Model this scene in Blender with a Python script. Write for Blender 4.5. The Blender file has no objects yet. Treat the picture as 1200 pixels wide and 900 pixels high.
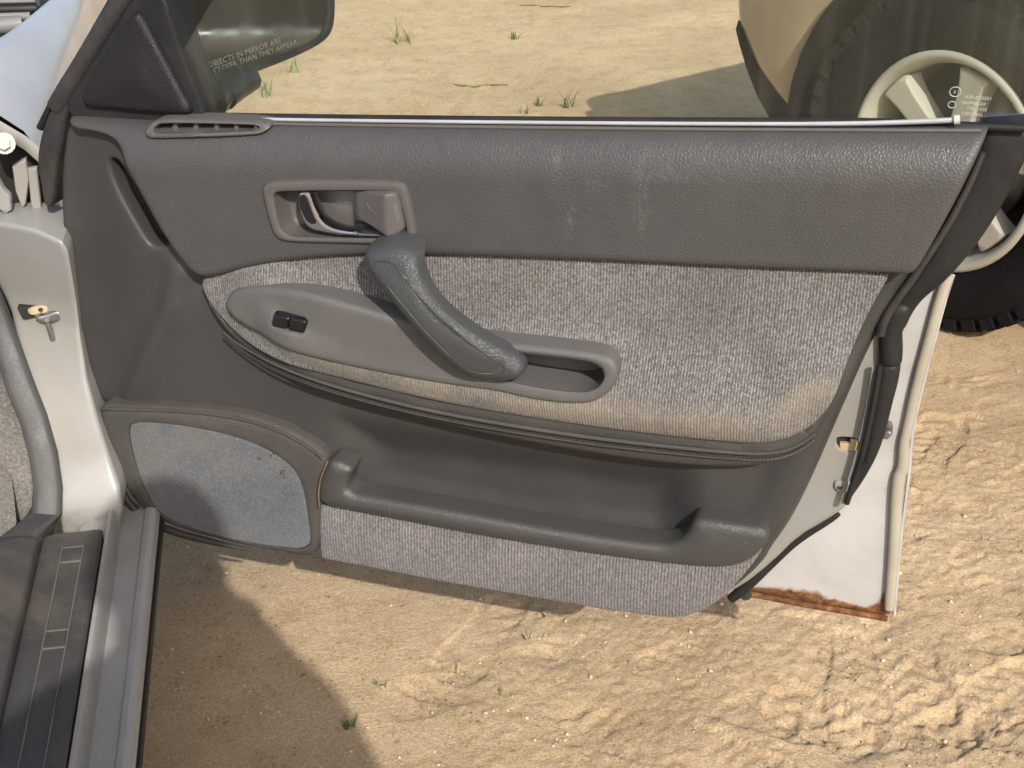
import bpy, bmesh, math, random
import numpy as np
from mathutils import Vector, Matrix, geometry
random.seed(7); RNG = np.random.default_rng(7)
R_ = math.radians
scene = bpy.context.scene

# ------------------------------------------------------------------ camera, sky, sun, exposure
FPX, PITCH, HEAD, CAMZ = 1600.0, R_(28.3), R_(9.8), 1.34       # focal length in photo pixels (1200 wide)
cH = np.array([math.sin(HEAD), math.cos(HEAD), 0]); cR = np.array([math.cos(HEAD), -math.sin(HEAD), 0]); cZ = np.array([0, 0, 1.0])
cF = cH*math.cos(PITCH) - cZ*math.sin(PITCH); cU = cH*math.sin(PITCH) + cZ*math.cos(PITCH)
CAM = np.array([0, 0, CAMZ])
cam = bpy.data.cameras.new('camera'); camo = bpy.data.objects.new('camera', cam); scene.collection.objects.link(camo)
camo.location = CAM; camo.rotation_euler = (math.pi/2 - PITCH, 0, -HEAD)
cam.sensor_width = 36; cam.lens = FPX/1200*36; cam.clip_start = 0.02; cam.clip_end = 2000
scene.camera = camo
SUN_EL, SUN_AZ = R_(36.5), R_(-6.5)                            # SUN_AZ: heading of the shadows
SD = Vector((math.sin(SUN_AZ)*math.cos(SUN_EL), math.cos(SUN_AZ)*math.cos(SUN_EL), -math.sin(SUN_EL)))
world = bpy.data.worlds.new('World'); scene.world = world; world.use_nodes = True
wn = world.node_tree; sky = wn.nodes.new('ShaderNodeTexSky'); sky.sky_type = 'NISHITA'; sky.sun_disc = False
sky.sun_elevation = SUN_EL; sky.sun_rotation = math.pi + SUN_AZ; sky.dust_density = 3.5; sky.ozone_density = 1.0
wn.links.new(sky.outputs[0], wn.nodes['Background'].inputs[0]); wn.nodes['Background'].inputs[1].default_value = 0.125
sun = bpy.data.lights.new('sun', 'SUN'); sun.energy = 3.5; sun.angle = R_(0.53); sun.color = (1.0, 0.955, 0.90)
suno = bpy.data.objects.new('sun', sun); scene.collection.objects.link(suno)
suno.rotation_euler = SD.to_track_quat('-Z', 'Y').to_euler(); suno.location = (0.5, -4, 6)
scene.view_settings.view_transform = 'Standard'; scene.view_settings.look = 'None'
scene.view_settings.exposure = 0.46; scene.view_settings.gamma = 1.0; scene.view_settings.use_curve_mapping = False
scene.render.engine = 'CYCLES'; scene.cycles.max_bounces = 7; scene.cycles.transparent_max_bounces = 12
scene.cycles.use_denoising = True

# ------------------------------------------------------------------ frames and unprojection
def frame(o, x, z=(0, 0, 1)):
    """4x4 with X right, Z up and Y away from the viewer of a surface."""
    x = Vector(x).normalized(); z = Vector(z); y = z.cross(x).normalized(); z = x.cross(y).normalized()
    m = Matrix((x, y, z)).transposed().to_4x4(); m.translation = Vector(o); return m
I4 = Matrix.Identity(4)
def ray(px, py): return cF*FPX + cR*(px-600) - cU*(py-450)
def uv(M, px, py, w=0.0):
    """photo pixel -> (u, v) on the plane w metres in front of frame M"""
    o = np.array(M.translation); Y = np.array(M.col[1][:3]); X = np.array(M.col[0][:3]); Zv = np.array(M.col[2][:3])
    r = ray(px, py); c = o - Y*w; t = ((c-CAM)@Y)/(r@Y); q = CAM + r*t - o
    return (float(q@X), float(q@Zv))
def onz(px, py, z):
    r = ray(px, py); t = (z-CAMZ)/r[2]; q = CAM + r*t; return (float(q[0]), float(q[1]), z)
def px(M, pts, w=0.0): return [uv(M, p[0], p[1], p[2] if len(p) > 2 else w) for p in pts]

# ------------------------------------------------------------------ object helpers
col = scene.collection
def tag(o, label=None, cat=None, group=None, kind=None):
    if label: o['label'] = label
    if cat: o['category'] = cat
    if group: o['group'] = group
    if kind: o['kind'] = kind
    return o
def empty(name, M, label, cat, group=None):
    o = bpy.data.objects.new(name, None); col.objects.link(o); o.matrix_world = M; o.empty_display_size = .1
    return tag(o, label, cat, group)
def mesh(name, vs, fs, mat, parent=None, smooth=True, auto=None):
    me = bpy.data.meshes.new(name); me.from_pydata([tuple(map(float, v)) for v in vs], [], [tuple(f) for f in fs]); me.update()
    if mat: me.materials.append(mat)
    if smooth:
        me.polygons.foreach_set('use_smooth', [True]*len(me.polygons))
        if auto:
            try: me.set_sharp_from_angle(angle=R_(auto))
            except Exception: pass
    o = bpy.data.objects.new(name, me); col.objects.link(o)
    if parent: o.parent = parent
    return o
def chaikin(p, n=2, closed=True):
    p = [np.array(q, float) for q in p]
    for _ in range(n):
        q = []
        m = len(p)
        rng = range(m) if closed else range(m-1)
        if not closed: q.append(p[0])
        for i in rng:
            a, b = p[i], p[(i+1) % m]; q += [a*.75+b*.25, a*.25+b*.75]
        if not closed: q.append(p[-1])
        p = q
    return np.array(p)
def resample(p, s, closed=True):
    p = np.array(p, float); q = np.vstack([p, p[:1]]) if closed else p
    L = np.concatenate([[0], np.cumsum(np.linalg.norm(np.diff(q, axis=0), axis=1))])
    n = max(4, int(round(L[-1]/s))); t = np.linspace(0, L[-1], n+1)
    r = np.stack([np.interp(t, L, q[:, k]) for k in range(q.shape[1])], 1)
    return r[:-1] if closed else r
def area2(p): x, y = p[:, 0], p[:, 1]; return float((x*np.roll(y, -1)-np.roll(x, -1)*y).sum())
def segdist(P, loop, closed=True):
    a = loop; b = np.roll(loop, -1, 0)
    if not closed: a, b = a[:-1], b[:-1]
    out = np.full(len(P), 1e9)
    ab = b-a; L = (ab**2).sum(1)+1e-18
    for i in range(0, len(P), 4000):
        q = P[i:i+4000, None, :]-a[None]; t = np.clip((q*ab[None]).sum(-1)/L, 0, 1)
        out[i:i+4000] = np.sqrt(((q-t[..., None]*ab[None])**2).sum(-1)).min(1)
    return out
def inside(P, loop):
    x, y = P[:, 0], P[:, 1]; c = np.zeros(len(P), bool); a = loop; b = np.roll(loop, -1, 0)
    for (x0, y0), (x1, y1) in zip(a, b):
        if y0 == y1: continue
        m = ((y0 > y) != (y1 > y)) & (x < (x1-x0)*(y-y0)/(y1-y0)+x0); c ^= m
    return c
def dens(p, n=4):
    p = [np.array(q, float) for q in p]; return [tuple(p[i]+(p[(i+1) % len(p)]-p[i])*k/n) for i in range(len(p)) for k in range(n)]
def ss(a, b, x): t = np.clip((x-a)/(b-a), 0, 1); return t*t*(3-2*t)
def rnd(d, r):
    """height lost near an edge: quarter-circle round of radius r"""
    k = np.clip(1-d/r, 0, 1); return r*(1-np.sqrt(np.clip(1-k*k, 0, 1)))
def sheet(name, outline, mat, parent=None, w=0.0, r=0.004, back=-0.02, holes=(), smooth=2, sp=0.02, bs=0.006, M=None,
          hr=None, cap=False, auto=40):
    """a moulded panel: outline in (u, v), front face w (number or f(P, d)), edge round r (number or f(P)), sides to back"""
    def prep(l):
        l = np.array(l, float); l = chaikin(l, smooth) if smooth else l
        l = resample(l, bs); return l if area2(l) > 0 else l[::-1]
    loop = prep(outline); hl = [prep(h) for h in holes]
    loops = [loop]+hl
    allseg = lambda P: np.minimum.reduce([segdist(P, l) for l in loops])
    rr = r if not callable(r) else 0.02
    pts = [loop]+hl
    ok = lambda P: inside(P, loop) & ~(np.any([inside(P, h) for h in hl], 0) if hl else np.zeros(len(P), bool))
    rings = [k for k in (rr*.12, rr*.4, rr*.85, rr*1.5) if k > .0006]
    for l, sg in [(loop, 1)]+[(h, -1) for h in hl]:
        t = np.roll(l, -1, 0)-np.roll(l, 1, 0); t /= np.linalg.norm(t, axis=1)[:, None]+1e-12
        nn = np.stack([-t[:, 1], t[:, 0]], 1)*sg
        for k in rings:
            q = l+nn*k; d = allseg(q); q = q[(d > k*.93) & ok(q)]
            if len(q): pts.append(q)
    lo, hi = loop.min(0), loop.max(0)
    gx, gy = np.meshgrid(np.arange(lo[0], hi[0], sp), np.arange(lo[1], hi[1], sp*.87)); gx = gx+(np.arange(gx.shape[0])[:, None] % 2)*sp/2
    g = np.stack([gx.ravel(), gy.ravel()], 1); g = g+RNG.normal(size=g.shape)*sp*.03
    if len(g):
        g = g[ok(g)]
        if len(g): g = g[allseg(g) > max(rings[-1] if rings else 0, 0)+sp*.45]; pts.append(g)
    P = np.vstack(pts)
    edges = []; b = 0
    for l in loops:
        n = len(l); edges += [(b+i, b+(i+1) % n) for i in range(n)]; b += n
    res = geometry.delaunay_2d_cdt([Vector(p) for p in P], edges, [], 0, 1e-7)
    V = np.array([v[:] for v in res[0]]); F = np.array([f for f in res[2] if len(f) == 3])
    cen = V[F].mean(1); F = F[ok(cen)]
    a = V[F]; ar = (a[:, 1, 0]-a[:, 0, 0])*(a[:, 2, 1]-a[:, 0, 1])-(a[:, 1, 1]-a[:, 0, 1])*(a[:, 2, 0]-a[:, 0, 0])
    F = np.where((ar < 0)[:, None], F[:, ::-1], F); F = F[np.abs(ar) > 1e-12]
    d = segdist(V, loop); 
    if hl: dh = np.minimum.reduce([segdist(V, h) for h in hl])
    wf = w(V, d) if callable(w) else np.full(len(V), float(w))
    rv = r(V) if callable(r) else r
    wf = wf-(rnd(d, rv) if not np.isscalar(rv) or rv > 0 else 0)
    if hl:
        h_r = rr if hr is None else hr
        if h_r > 0: wf = wf-rnd(dh, h_r)
    cnt = {}
    for f in F:
        for i in range(3):
            e = (f[i], f[(i+1) % 3]); cnt[e] = 1
    bd = [e for e in cnt if (e[1], e[0]) not in cnt]
    bk = (lambda Q: np.full(len(Q), float(back))) if not callable(back) else back
    verts = [(V[i, 0], -wf[i], V[i, 1]) for i in range(len(V))]
    faces = [tuple(f) for f in F]
    if back is not None:
        idx = sorted({i for e in bd for i in e}); bw = bk(V[idx]); mp = {}
        for i, q in zip(idx, bw): mp[i] = len(verts); verts.append((V[i, 0], -min(q, wf[i]-.0002), V[i, 1]))
        for i, j in bd: faces.append((j, i, mp[i], mp[j]))
        if cap:
            bq = bk(V); mb = {}
            for i in range(len(V)):
                if i in mp: mb[i] = mp[i]
                else: mb[i] = len(verts); verts.append((V[i, 0], -min(bq[i], wf[i]-.0002), V[i, 1]))
            faces += [(mb[f[2]], mb[f[1]], mb[f[0]]) for f in F]
    if M is not None: verts = [tuple(M @ Vector(v)) for v in verts]
    return mesh(name, verts, faces, mat, parent, True, auto)
def tube(name, path, rad, mat, parent=None, seg=10, closed=False, flat=1.0, up=(0, 1, 0), smooth_n=2, step=None, auto=60):
    """tube along 3-D points; flat squashes it along `up`"""
    p = chaikin(path, smooth_n, closed) if smooth_n else np.array(path, float)
    if step: p = resample(p, step, closed)
    n = len(p); rad0 = np.atleast_1d(np.array(rad, float))
    rs = np.interp(np.linspace(0, 1, n), np.linspace(0, 1, len(rad0)), rad0)
    vs, fs = [], []
    upv = np.array(up, float)
    for i in range(n):
        a = p[(i-1) % n] if closed or i > 0 else p[i]; b = p[(i+1) % n] if closed or i < n-1 else p[i]
        t = b-a; t /= np.linalg.norm(t)+1e-12
        s = np.cross(t, upv); s /= np.linalg.norm(s)+1e-12; q = np.cross(s, t)
        for k in range(seg):
            an = 2*math.pi*k/seg; vs.append(p[i]+rs[i]*(s*math.cos(an)+q*math.sin(an)*flat))
    m = n if closed else n-1
    for i in range(m):
        for k in range(seg):
            a = i*seg+k; b = i*seg+(k+1) % seg; c = ((i+1) % n)*seg+(k+1) % seg; d = ((i+1) % n)*seg+k; fs.append((a, b, c, d))
    if not closed: fs += [tuple(range(seg))[::-1], tuple((n-1)*seg+k for k in range(seg))]
    return mesh(name, vs, fs, mat, parent, True, auto)
def loft(name, secs, mat, parent=None, closed_sec=False, auto=50, caps=False):
    """surface through sections with equal point counts"""
    n = len(secs[0]); vs = [p for s in secs for p in s]; fs = []
    for i in range(len(secs)-1):
        for k in range(n if closed_sec else n-1):
            fs.append((i*n+k, i*n+(k+1) % n, (i+1)*n+(k+1) % n, (i+1)*n+k))
    if caps: fs += [tuple(range(n))[::-1], tuple((len(secs)-1)*n+k for k in range(n))]
    return mesh(name, vs, fs, mat, parent, True, auto)
def box(name, c, s, mat, parent=None, bevel=0.003, rot=None):
    bm = bmesh.new(); bmesh.ops.create_cube(bm, size=1); bmesh.ops.scale(bm, vec=s, verts=bm.verts)
    if bevel: bmesh.ops.bevel(bm, geom=bm.edges[:], offset=min(bevel, min(s)*.3), segments=2, affect='EDGES', profile=.6)
    if rot is not None: bmesh.ops.transform(bm, matrix=rot, verts=bm.verts)
    bmesh.ops.translate(bm, vec=c, verts=bm.verts)
    me = bpy.data.meshes.new(name); bm.to_mesh(me); bm.free(); me.materials.append(mat)
    me.polygons.foreach_set('use_smooth', [True]*len(me.polygons)); me.set_sharp_from_angle(angle=R_(35))
    o = bpy.data.objects.new(name, me); col.objects.link(o)
    if parent: o.parent = parent
    return o
def text(name, s, size, M, mat, parent=None, ext=0.0002, space=1.0):
    cu = bpy.data.curves.new(name, 'FONT'); cu.body = s; cu.size = size; cu.extrude = ext; cu.space_character = space; cu.resolution_u = 2
    t = bpy.data.objects.new(name+'_tmp', cu); col.objects.link(t); dg = bpy.context.evaluated_depsgraph_get()
    me = bpy.data.meshes.new_from_object(t.evaluated_get(dg)); bpy.data.objects.remove(t)
    # text lies in XY: turn so that it stands in XZ facing -Y, then into M
    me.transform(M @ Matrix.Rotation(math.pi/2, 4, 'X')); me.materials.clear(); me.materials.append(mat)
    o = bpy.data.objects.new(name, me); col.objects.link(o)
    if parent: o.parent = parent
    return o

# ------------------------------------------------------------------ materials
class NT:
    def __init__(s, name):
        s.m = bpy.data.materials.new(name); s.m.use_nodes = True; s.t = s.m.node_tree; s.t.nodes.clear()
        s.out = s.n('ShaderNodeOutputMaterial'); s.b = s.n('ShaderNodeBsdfPrincipled'); s.l(s.b, 0, s.out, 0)
        s.tc = s.n('ShaderNodeTexCoord'); s.co = (s.tc, 3)
    def n(s, k, **a):
        x = s.t.nodes.new(k)
        for q, v in a.items(): setattr(x, q, v)
        return x
    def l(s, a, i, b, j): s.t.links.new(a.outputs[i], b.inputs[j])
    def map(s, scale=(1, 1, 1), rot=(0, 0, 0)):
        m = s.n('ShaderNodeMapping'); m.inputs['Scale'].default_value = scale; m.inputs['Rotation'].default_value = rot
        s.l(s.co[0], s.co[1], m, 0); return m
    def noise(s, scale, detail=4, rough=.55, dist=0, src=None):
        x = s.n('ShaderNodeTexNoise'); x.inputs['Scale'].default_value = scale; x.inputs['Detail'].default_value = detail
        x.inputs['Roughness'].default_value = rough; x.inputs['Distortion'].default_value = dist
        if src: s.l(src, 0, x, 0)
        else: s.l(s.co[0], s.co[1], x, 0)
        return x
    def vor(s, scale, feature='F1', src=None, rnd=1.0):
        x = s.n('ShaderNodeTexVoronoi'); x.feature = feature; x.inputs['Scale'].default_value = scale; x.inputs['Randomness'].default_value = rnd
        if src: s.l(src, 0, x, 0)
        else: s.l(s.co[0], s.co[1], x, 0)
        return x
    def ramp(s, src, i, stops):
        r = s.n('ShaderNodeValToRGB'); e = r.color_ramp.elements
        for k, (p, c) in enumerate(stops):
            el = e[k] if k < 2 else e.new(p)
            el.position = p; el.color = (*c, 1) if len(c) == 3 else c
        s.l(src, i, r, 0); return r
    def g(s, v): return (v, v, v)
    def mix(s, a, b, f, mode='MIX'):
        """a, b: (node, socket) or colour; f: (node, socket) or number"""
        x = s.n('ShaderNodeMix', data_type='RGBA', blend_type=mode)
        for k, v in ((6, a), (7, b), (0, f)):
            if isinstance(v, tuple) and hasattr(v[0], 'outputs'): s.l(v[0], v[1], x, k)
            elif isinstance(v, (int, float)): x.inputs[k].default_value = v
            else: x.inputs[k].default_value = (*v, 1)
        return (x, 2)
    def math(s, op, a, b=0.0):
        x = s.n('ShaderNodeMath', operation=op)
        for k, v in ((0, a), (1, b)):
            if isinstance(v, tuple): s.l(v[0], v[1], x, k)
            else: x.inputs[k].default_value = v
        return (x, 0)
    def bump(s, h, strength, dist, prev=None):
        x = s.n('ShaderNodeBump'); x.inputs['Strength'].default_value = strength; x.inputs['Distance'].default_value = dist
        s.l(h[0], h[1], x, 'Height')
        if prev: s.l(prev, 0, x, 'Normal')
        return x
    def fin(s, colr=None, rough=None, bump=None, **kw):
        if colr is not None:
            if isinstance(colr, tuple) and hasattr(colr[0], 'outputs'): s.l(colr[0], colr[1], s.b, 'Base Color')
            else: s.b.inputs['Base Color'].default_value = (*colr, 1)
        if rough is not None:
            if isinstance(rough, tuple): s.l(rough[0], rough[1], s.b, 'Roughness')
            else: s.b.inputs['Roughness'].default_value = rough
        if bump is not None: s.l(bump, 0, s.b, 'Normal')
        for k, v in kw.items(): s.b.inputs[k.replace('_', ' ')].default_value = v
        return s.m
DUST = (.28, .215, .14)
def m_plastic(name, c, rough=.5, grain=(0, 0), dust=.25, var=.12, scratch=True, spec=.35):
    t = NT(name); big = t.noise(7, 5, .6); mid = t.noise(45, 4, .6)
    lo, hi = [x*(1-var) for x in c], [x*(1+var) for x in c]
    base = t.ramp(big, 0, [(.3, lo), (.7, hi)])
    c1 = (base, 0)
    dm = t.ramp(t.noise(5.5, 8, .68, .4), 0, [(.5, t.g(0)), (.8, t.g(1))])
    c1 = t.mix(c1, DUST, t.math('MULTIPLY', (dm, 0), dust))
    if scratch:
        mp = t.map((220, 40, 18), (0, .5, 0)); sc = t.ramp(t.noise(1.6, 3, .6, 1.2, mp), 0, [(.70, t.g(0)), (.76, t.g(1))])
        c1 = t.mix(c1, (.34, .32, .30), t.math('MULTIPLY', (sc, 0), .16))
        sp = t.ramp(t.vor(95), 0, [(.035, t.g(1)), (.075, t.g(0))]); sm = t.ramp(t.noise(9, 3), 0, [(.56, t.g(0)), (.66, t.g(1))])
        c1 = t.mix(c1, (.42, .36, .27), t.math('MULTIPLY', t.math('MULTIPLY', (sp, 0), (sm, 0)), .5))
    rg = t.ramp(mid, 0, [(.3, t.g(rough-.07)), (.7, t.g(rough+.09))])
    bp = t.bump((t.noise(1100, 3), 0), .12, .0004)
    if grain[0]:
        wv = t.noise(grain[0]*.5, 2, .5); mp = t.n('ShaderNodeVectorMath', operation='ADD'); k = t.n('ShaderNodeVectorMath', operation='SCALE'); k.inputs['Scale'].default_value = .004
        t.l(wv, 1, k, 0); t.l(t.co[0], t.co[1], mp, 0); t.l(k, 0, mp, 1)
        v = t.vor(grain[0], 'DISTANCE_TO_EDGE', mp); vr = t.ramp(v, 0, [(.0, t.g(0)), (.28, t.g(1))])
        v2 = t.noise(grain[0]*.9, 3, .6, 1.0, mp)
        hsum = t.mix((vr, 0), (v2, 0), .45)
        bp = t.bump(hsum, grain[1], .0012, bp)
    if name == 'upper_vinyl':                                   # pale rub marks
        at = t.n('ShaderNodeAttribute'); at.attribute_name = 'scuff'; sn = t.ramp(t.noise(160, 5, .7, .8, t.map((1, 1, .45), (0, .3, 0))), 0, [(.47, t.g(0)), (.60, t.g(1))])
        c1 = t.mix(c1, (.26, .25, .245), t.math('MULTIPLY', (sn, 0), t.math('MULTIPLY', (at, 2), .22)))
    lo_b = t.bump((t.noise(16, 3), 0), .12, .006, bp)
    return t.fin(c1, (rg, 0), lo_b, Specular_IOR_Level=spec)
def m_simple(name, c, rough=.5, metal=0.0, var=.08, bump=(0, 0, 0), dust=0.0, spec=.5, nscale=12):
    t = NT(name); a = t.noise(nscale, 5, .6); r = t.ramp(a, 0, [(.3, [x*(1-var) for x in c]), (.7, [min(1, x*(1+var)) for x in c])]); cc = (r, 0)
    if dust:
        dm = t.ramp(t.noise(9, 8, .7, .5), 0, [(.42, t.g(0)), (.75, t.g(1))]); cc = t.mix(cc, DUST, t.math('MULTIPLY', (dm, 0), dust))
    bp = t.bump((t.noise(bump[0], 3), 0), bump[1], bump[2]) if bump[0] else None
    rr = t.ramp(t.noise(30, 4), 0, [(.3, t.g(max(.02, rough-.06))), (.7, t.g(min(1, rough+.08)))])
    return t.fin(cc, (rr, 0), bp, Metallic=metal, Specular_IOR_Level=spec)
def m_fabric(name, ca, cb, cc, rib, stain=0.0, stain_z=None, amp=.5, warp=1.0):
    """ribbed upholstery: wales along local Z, flecked yarn"""
    t = NT(name); mp = t.map((rib*1.0, 1, rib*.62)); wob = t.noise(260, 2)
    fl = t.vor(1.0, 'F1', t.map((rib*2.1, rib*.6, rib*1.5)))
    sep = t.n('ShaderNodeSeparateColor'); t.l(fl, 1, sep, 0)
    r = t.ramp(sep, 0, [(.0, ca), (.35, cb), (.62, cc), (.85, [x*1.25 for x in cc]), (1.0, [x*.7 for x in ca])])
    tint = t.mix((r, 0), (fl, 1), .02)
    xyz = t.n('ShaderNodeSeparateXYZ'); t.l(t.co[0], t.co[1], xyz, 0)
    ph = t.math('ADD', t.math('MULTIPLY', (xyz, 0), rib*2*math.pi), t.math('MULTIPLY', (wob, 0), 2.2*warp))
    sn = t.math('SINE', ph); row = t.math('SINE', t.math('ADD', t.math('MULTIPLY', (xyz, 2), rib*1.6*2*math.pi), t.math('MULTIPLY', ph, .5)))
    hgt = t.math('ADD', t.math('MULTIPLY', sn, .6), t.math('MULTIPLY', row, .4))
    sh = t.n('ShaderNodeMapRange'); sh.inputs[1].default_value = -1; sh.inputs[2].default_value = 1; sh.inputs[3].default_value = 1-amp; sh.inputs[4].default_value = 1+amp*.45; t.l(hgt[0], 0, sh, 0)
    cm = t.mix(tint, (sh, 0), 1.0, 'MULTIPLY')
    big = t.ramp(t.noise(8, 5, .6), 0, [(.3, t.g(.86)), (.7, t.g(1.12))]); cm = t.mix(cm, (big, 0), 1.0, 'MULTIPLY')
    if stain:
        sm = t.ramp(t.noise(11, 7, .65, .6), 0, [(.36, t.g(0)), (.66, t.g(1))])
        at = t.n('ShaderNodeAttribute'); at.attribute_name = 'dirt'
        cm = t.mix(cm, (.36, .30, .21), t.math('MULTIPLY', t.math('ADD', t.math('MULTIPLY', (sm, 0), .8), .2), t.math('MULTIPLY', (at, 2), stain)))
    bp = t.bump(hgt, .55, .0009); bp = t.bump((t.noise(900, 2), 0), .3, .0006, bp)
    return t.fin(cm, .92, bp, Specular_IOR_Level=.12, Sheen_Weight=.15)
def m_felt(name, c, var=.35, sc=420):
    t = NT(name); a = t.noise(sc, 3, .7, .3); b = t.noise(9, 6, .65)
    r = t.ramp(a, 0, [(.32, [x*(1-var) for x in c]), (.55, c), (.75, [min(1, x*(1+var*1.6)) for x in c])])
    cm = t.mix((r, 0), (t.ramp(b, 0, [(.3, t.g(.8)), (.7, t.g(1.15))]), 0), 1.0, 'MULTIPLY')
    dm = t.ramp(t.noise(6, 7, .7), 0, [(.52, t.g(0)), (.8, t.g(1))]); cm = t.mix(cm, DUST, t.math('MULTIPLY', (dm, 0), .35))
    return t.fin(cm, .95, t.bump((a, 0), .9, .0016), Specular_IOR_Level=.1, Sheen_Weight=.25)
def m_paint(name, c, rust=False, dirt=.5, rough=.28, coat=.5):
    """weathered car paint: grime film, streaks, rust blooming from attribute 'rust'"""
    t = NT(name); n1 = t.noise(6, 7, .66, .5); n2 = t.noise(60, 6, .7)
    cm = t.mix(c, [x*.86 for x in c], (t.ramp(t.noise(3, 4), 0, [(.35, t.g(0)), (.7, t.g(1))]), 0))
    g = t.ramp(n1, 0, [(.4, t.g(0)), (.72, t.g(1))]); cm = t.mix(cm, (.21, .175, .12), t.math('MULTIPLY', (g, 0), dirt*.6))
    s = t.ramp(n2, 0, [(.66, t.g(0)), (.73, t.g(1))]); cm = t.mix(cm, (.09, .06, .035), t.math('MULTIPLY', t.math('MULTIPLY', (s, 0), (g, 0)), dirt))
    rgh = t.math('ADD', t.math('MULTIPLY', (g, 0), .3), rough)
    if rust:
        at = t.n('ShaderNodeAttribute'); at.attribute_name = 'rust'
        rn = t.noise(24, 8, .72, .8); rm = t.ramp(t.math('ADD', t.math('MULTIPLY', (rn, 0), .75), t.math('MULTIPLY', (at, 2), .75))[0], 0, [(.70, t.g(0)), (.86, t.g(1))])
        rc = t.ramp(t.noise(90, 6, .7), 0, [(.3, (.035, .014, .008)), (.5, (.12, .045, .015)), (.75, (.30, .14, .045))])
        cm = t.mix(cm, (rc, 0), (rm, 0)); rgh = t.math('MAXIMUM', rgh, t.math('MULTIPLY', (rm, 0), .9))
    return t.fin(cm, rgh, t.bump((n2, 0), .05, .002), Coat_Weight=coat, Coat_Roughness=.12, Specular_IOR_Level=.4)
def attr(o, name, f):
    me = o.data; n = len(me.vertices); c = np.empty(n*3); me.vertices.foreach_get('co', c); c = c.reshape(-1, 3)
    a = me.attributes.new(name, 'FLOAT', 'POINT'); a.data.foreach_set('value', np.clip(f(c), 0, 1).astype(np.float32)); return o

MT = {}
MT['upper'] = m_plastic('upper_vinyl', (.054, .0525, .052), .44, (250, .36), .06, .06, spec=.45)
MT['trim'] = m_plastic('moulded_trim', (.042, .0405, .0395), .46, (0, 0), .05, .08, spec=.35)
MT['border'] = m_plastic('border_vinyl', (.058, .054, .050), .55, (420, .6), .14, .08, spec=.3)
MT['switchplate'] = m_plastic('switch_plate', (.100, .096, .093), .45, (500, .4), .06, .05, spec=.35)
MT['bezel'] = m_plastic('bezel_plastic', (.085, .078, .075), .42, (900, .2), .04, .04, False)
MT['grip'] = m_plastic('grip_plastic', (.050, .054, .0545), .34, (420, .55), .03, .05, spec=.5)
MT['pocket'] = m_plastic('pocket_plastic', (.050, .049, .0465), .36, (500, .35), .05, .06, spec=.45)
MT['sail'] = m_plastic('sail_plastic', (.010, .010, .011), .5, (380, .4), .10, .1, spec=.35)
MT['rubber'] = m_simple('black_rubber', (.013, .0140, .015), .55, 0, .2, (200, .1, .001), .05, spec=.22)
MT['rubberdusty'] = m_simple('dusty_rubber', (.016, .017, .020), .5, 0, .3, (60, .3, .003), .16)
MT['black'] = m_simple('black_plastic', (.010, .010, .011), .32, 0, .1)
MT['dark'] = m_simple('dark_cavity', (.012, .011, .010), .8, 0, .2)
MT['chrome'] = m_simple('chrome', (.62, .64, .68), .08, 1.0, .03)
MT['alloy'] = m_simple('bright_strip', (.44, .44, .46), .35, .35, .1, dust=.15)
MT['mirror'] = m_simple('mirror_glass', (.165, .18, .178), .015, 1.0, .01)
MT['mirror'].node_tree.nodes
MT['etch'] = m_simple('etched_letters', (.40, .43, .40), .7)
MT['etchgrey'] = m_simple('etched_grey', (.17, .175, .17), .7)
MT['fabric'] = m_fabric('seat_fabric', (.092, .088, .086), (.132, .127, .124), (.180, .173, .168), 300, .5, amp=.62, warp=.45)
MT['carpet'] = m_fabric('lower_carpet', (.125, .114, .115), (.155, .142, .143), (.185, .170, .171), 250, 0, amp=.5, warp=1.6)
MT['felt'] = m_felt('speaker_felt', (.098, .105, .112))
MT['floorcarpet'] = m_felt('floor_carpet', (.15, .14, .13), .45, 300)
MT['paint'] = m_paint('white_paint', (.44, .43, .41), False, .35)
MT['jamb'] = m_paint('jamb_paint', (.245, .244, .236), True, .8, .42, .15)
MT['skin'] = m_paint('door_skin_paint', (.43, .43, .425), True, .8, .3, .4)
MT['hem'] = m_paint('hem_paint', (.36, .335, .27), True, .8, .45, .1)
MT['fender'] = m_paint('fender_paint', (.42, .43, .44), False, .18, .2, .8)
MT['sillpaint'] = m_paint('sill_paint', (.32, .32, .31), True, .85, .35, .25)
MT['scuff'] = m_plastic('scuff_plate', (.052, .050, .047), .55, (600, .3), .4, .15, spec=.45)
MT['kick'] = m_plastic('kick_trim', (.056, .057, .058), .42, (600, .2), .15, .08)
MT['tan'] = m_simple('tan_foam', (.15, .105, .055), .9, 0, .3, (300, .6, .002))
MT['brass'] = m_simple('cream_metal', (.46, .36, .22), .5, .2, .15)
MT['steel'] = m_simple('steel', (.30, .30, .30), .4, .9, .2, dust=.3)
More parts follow.
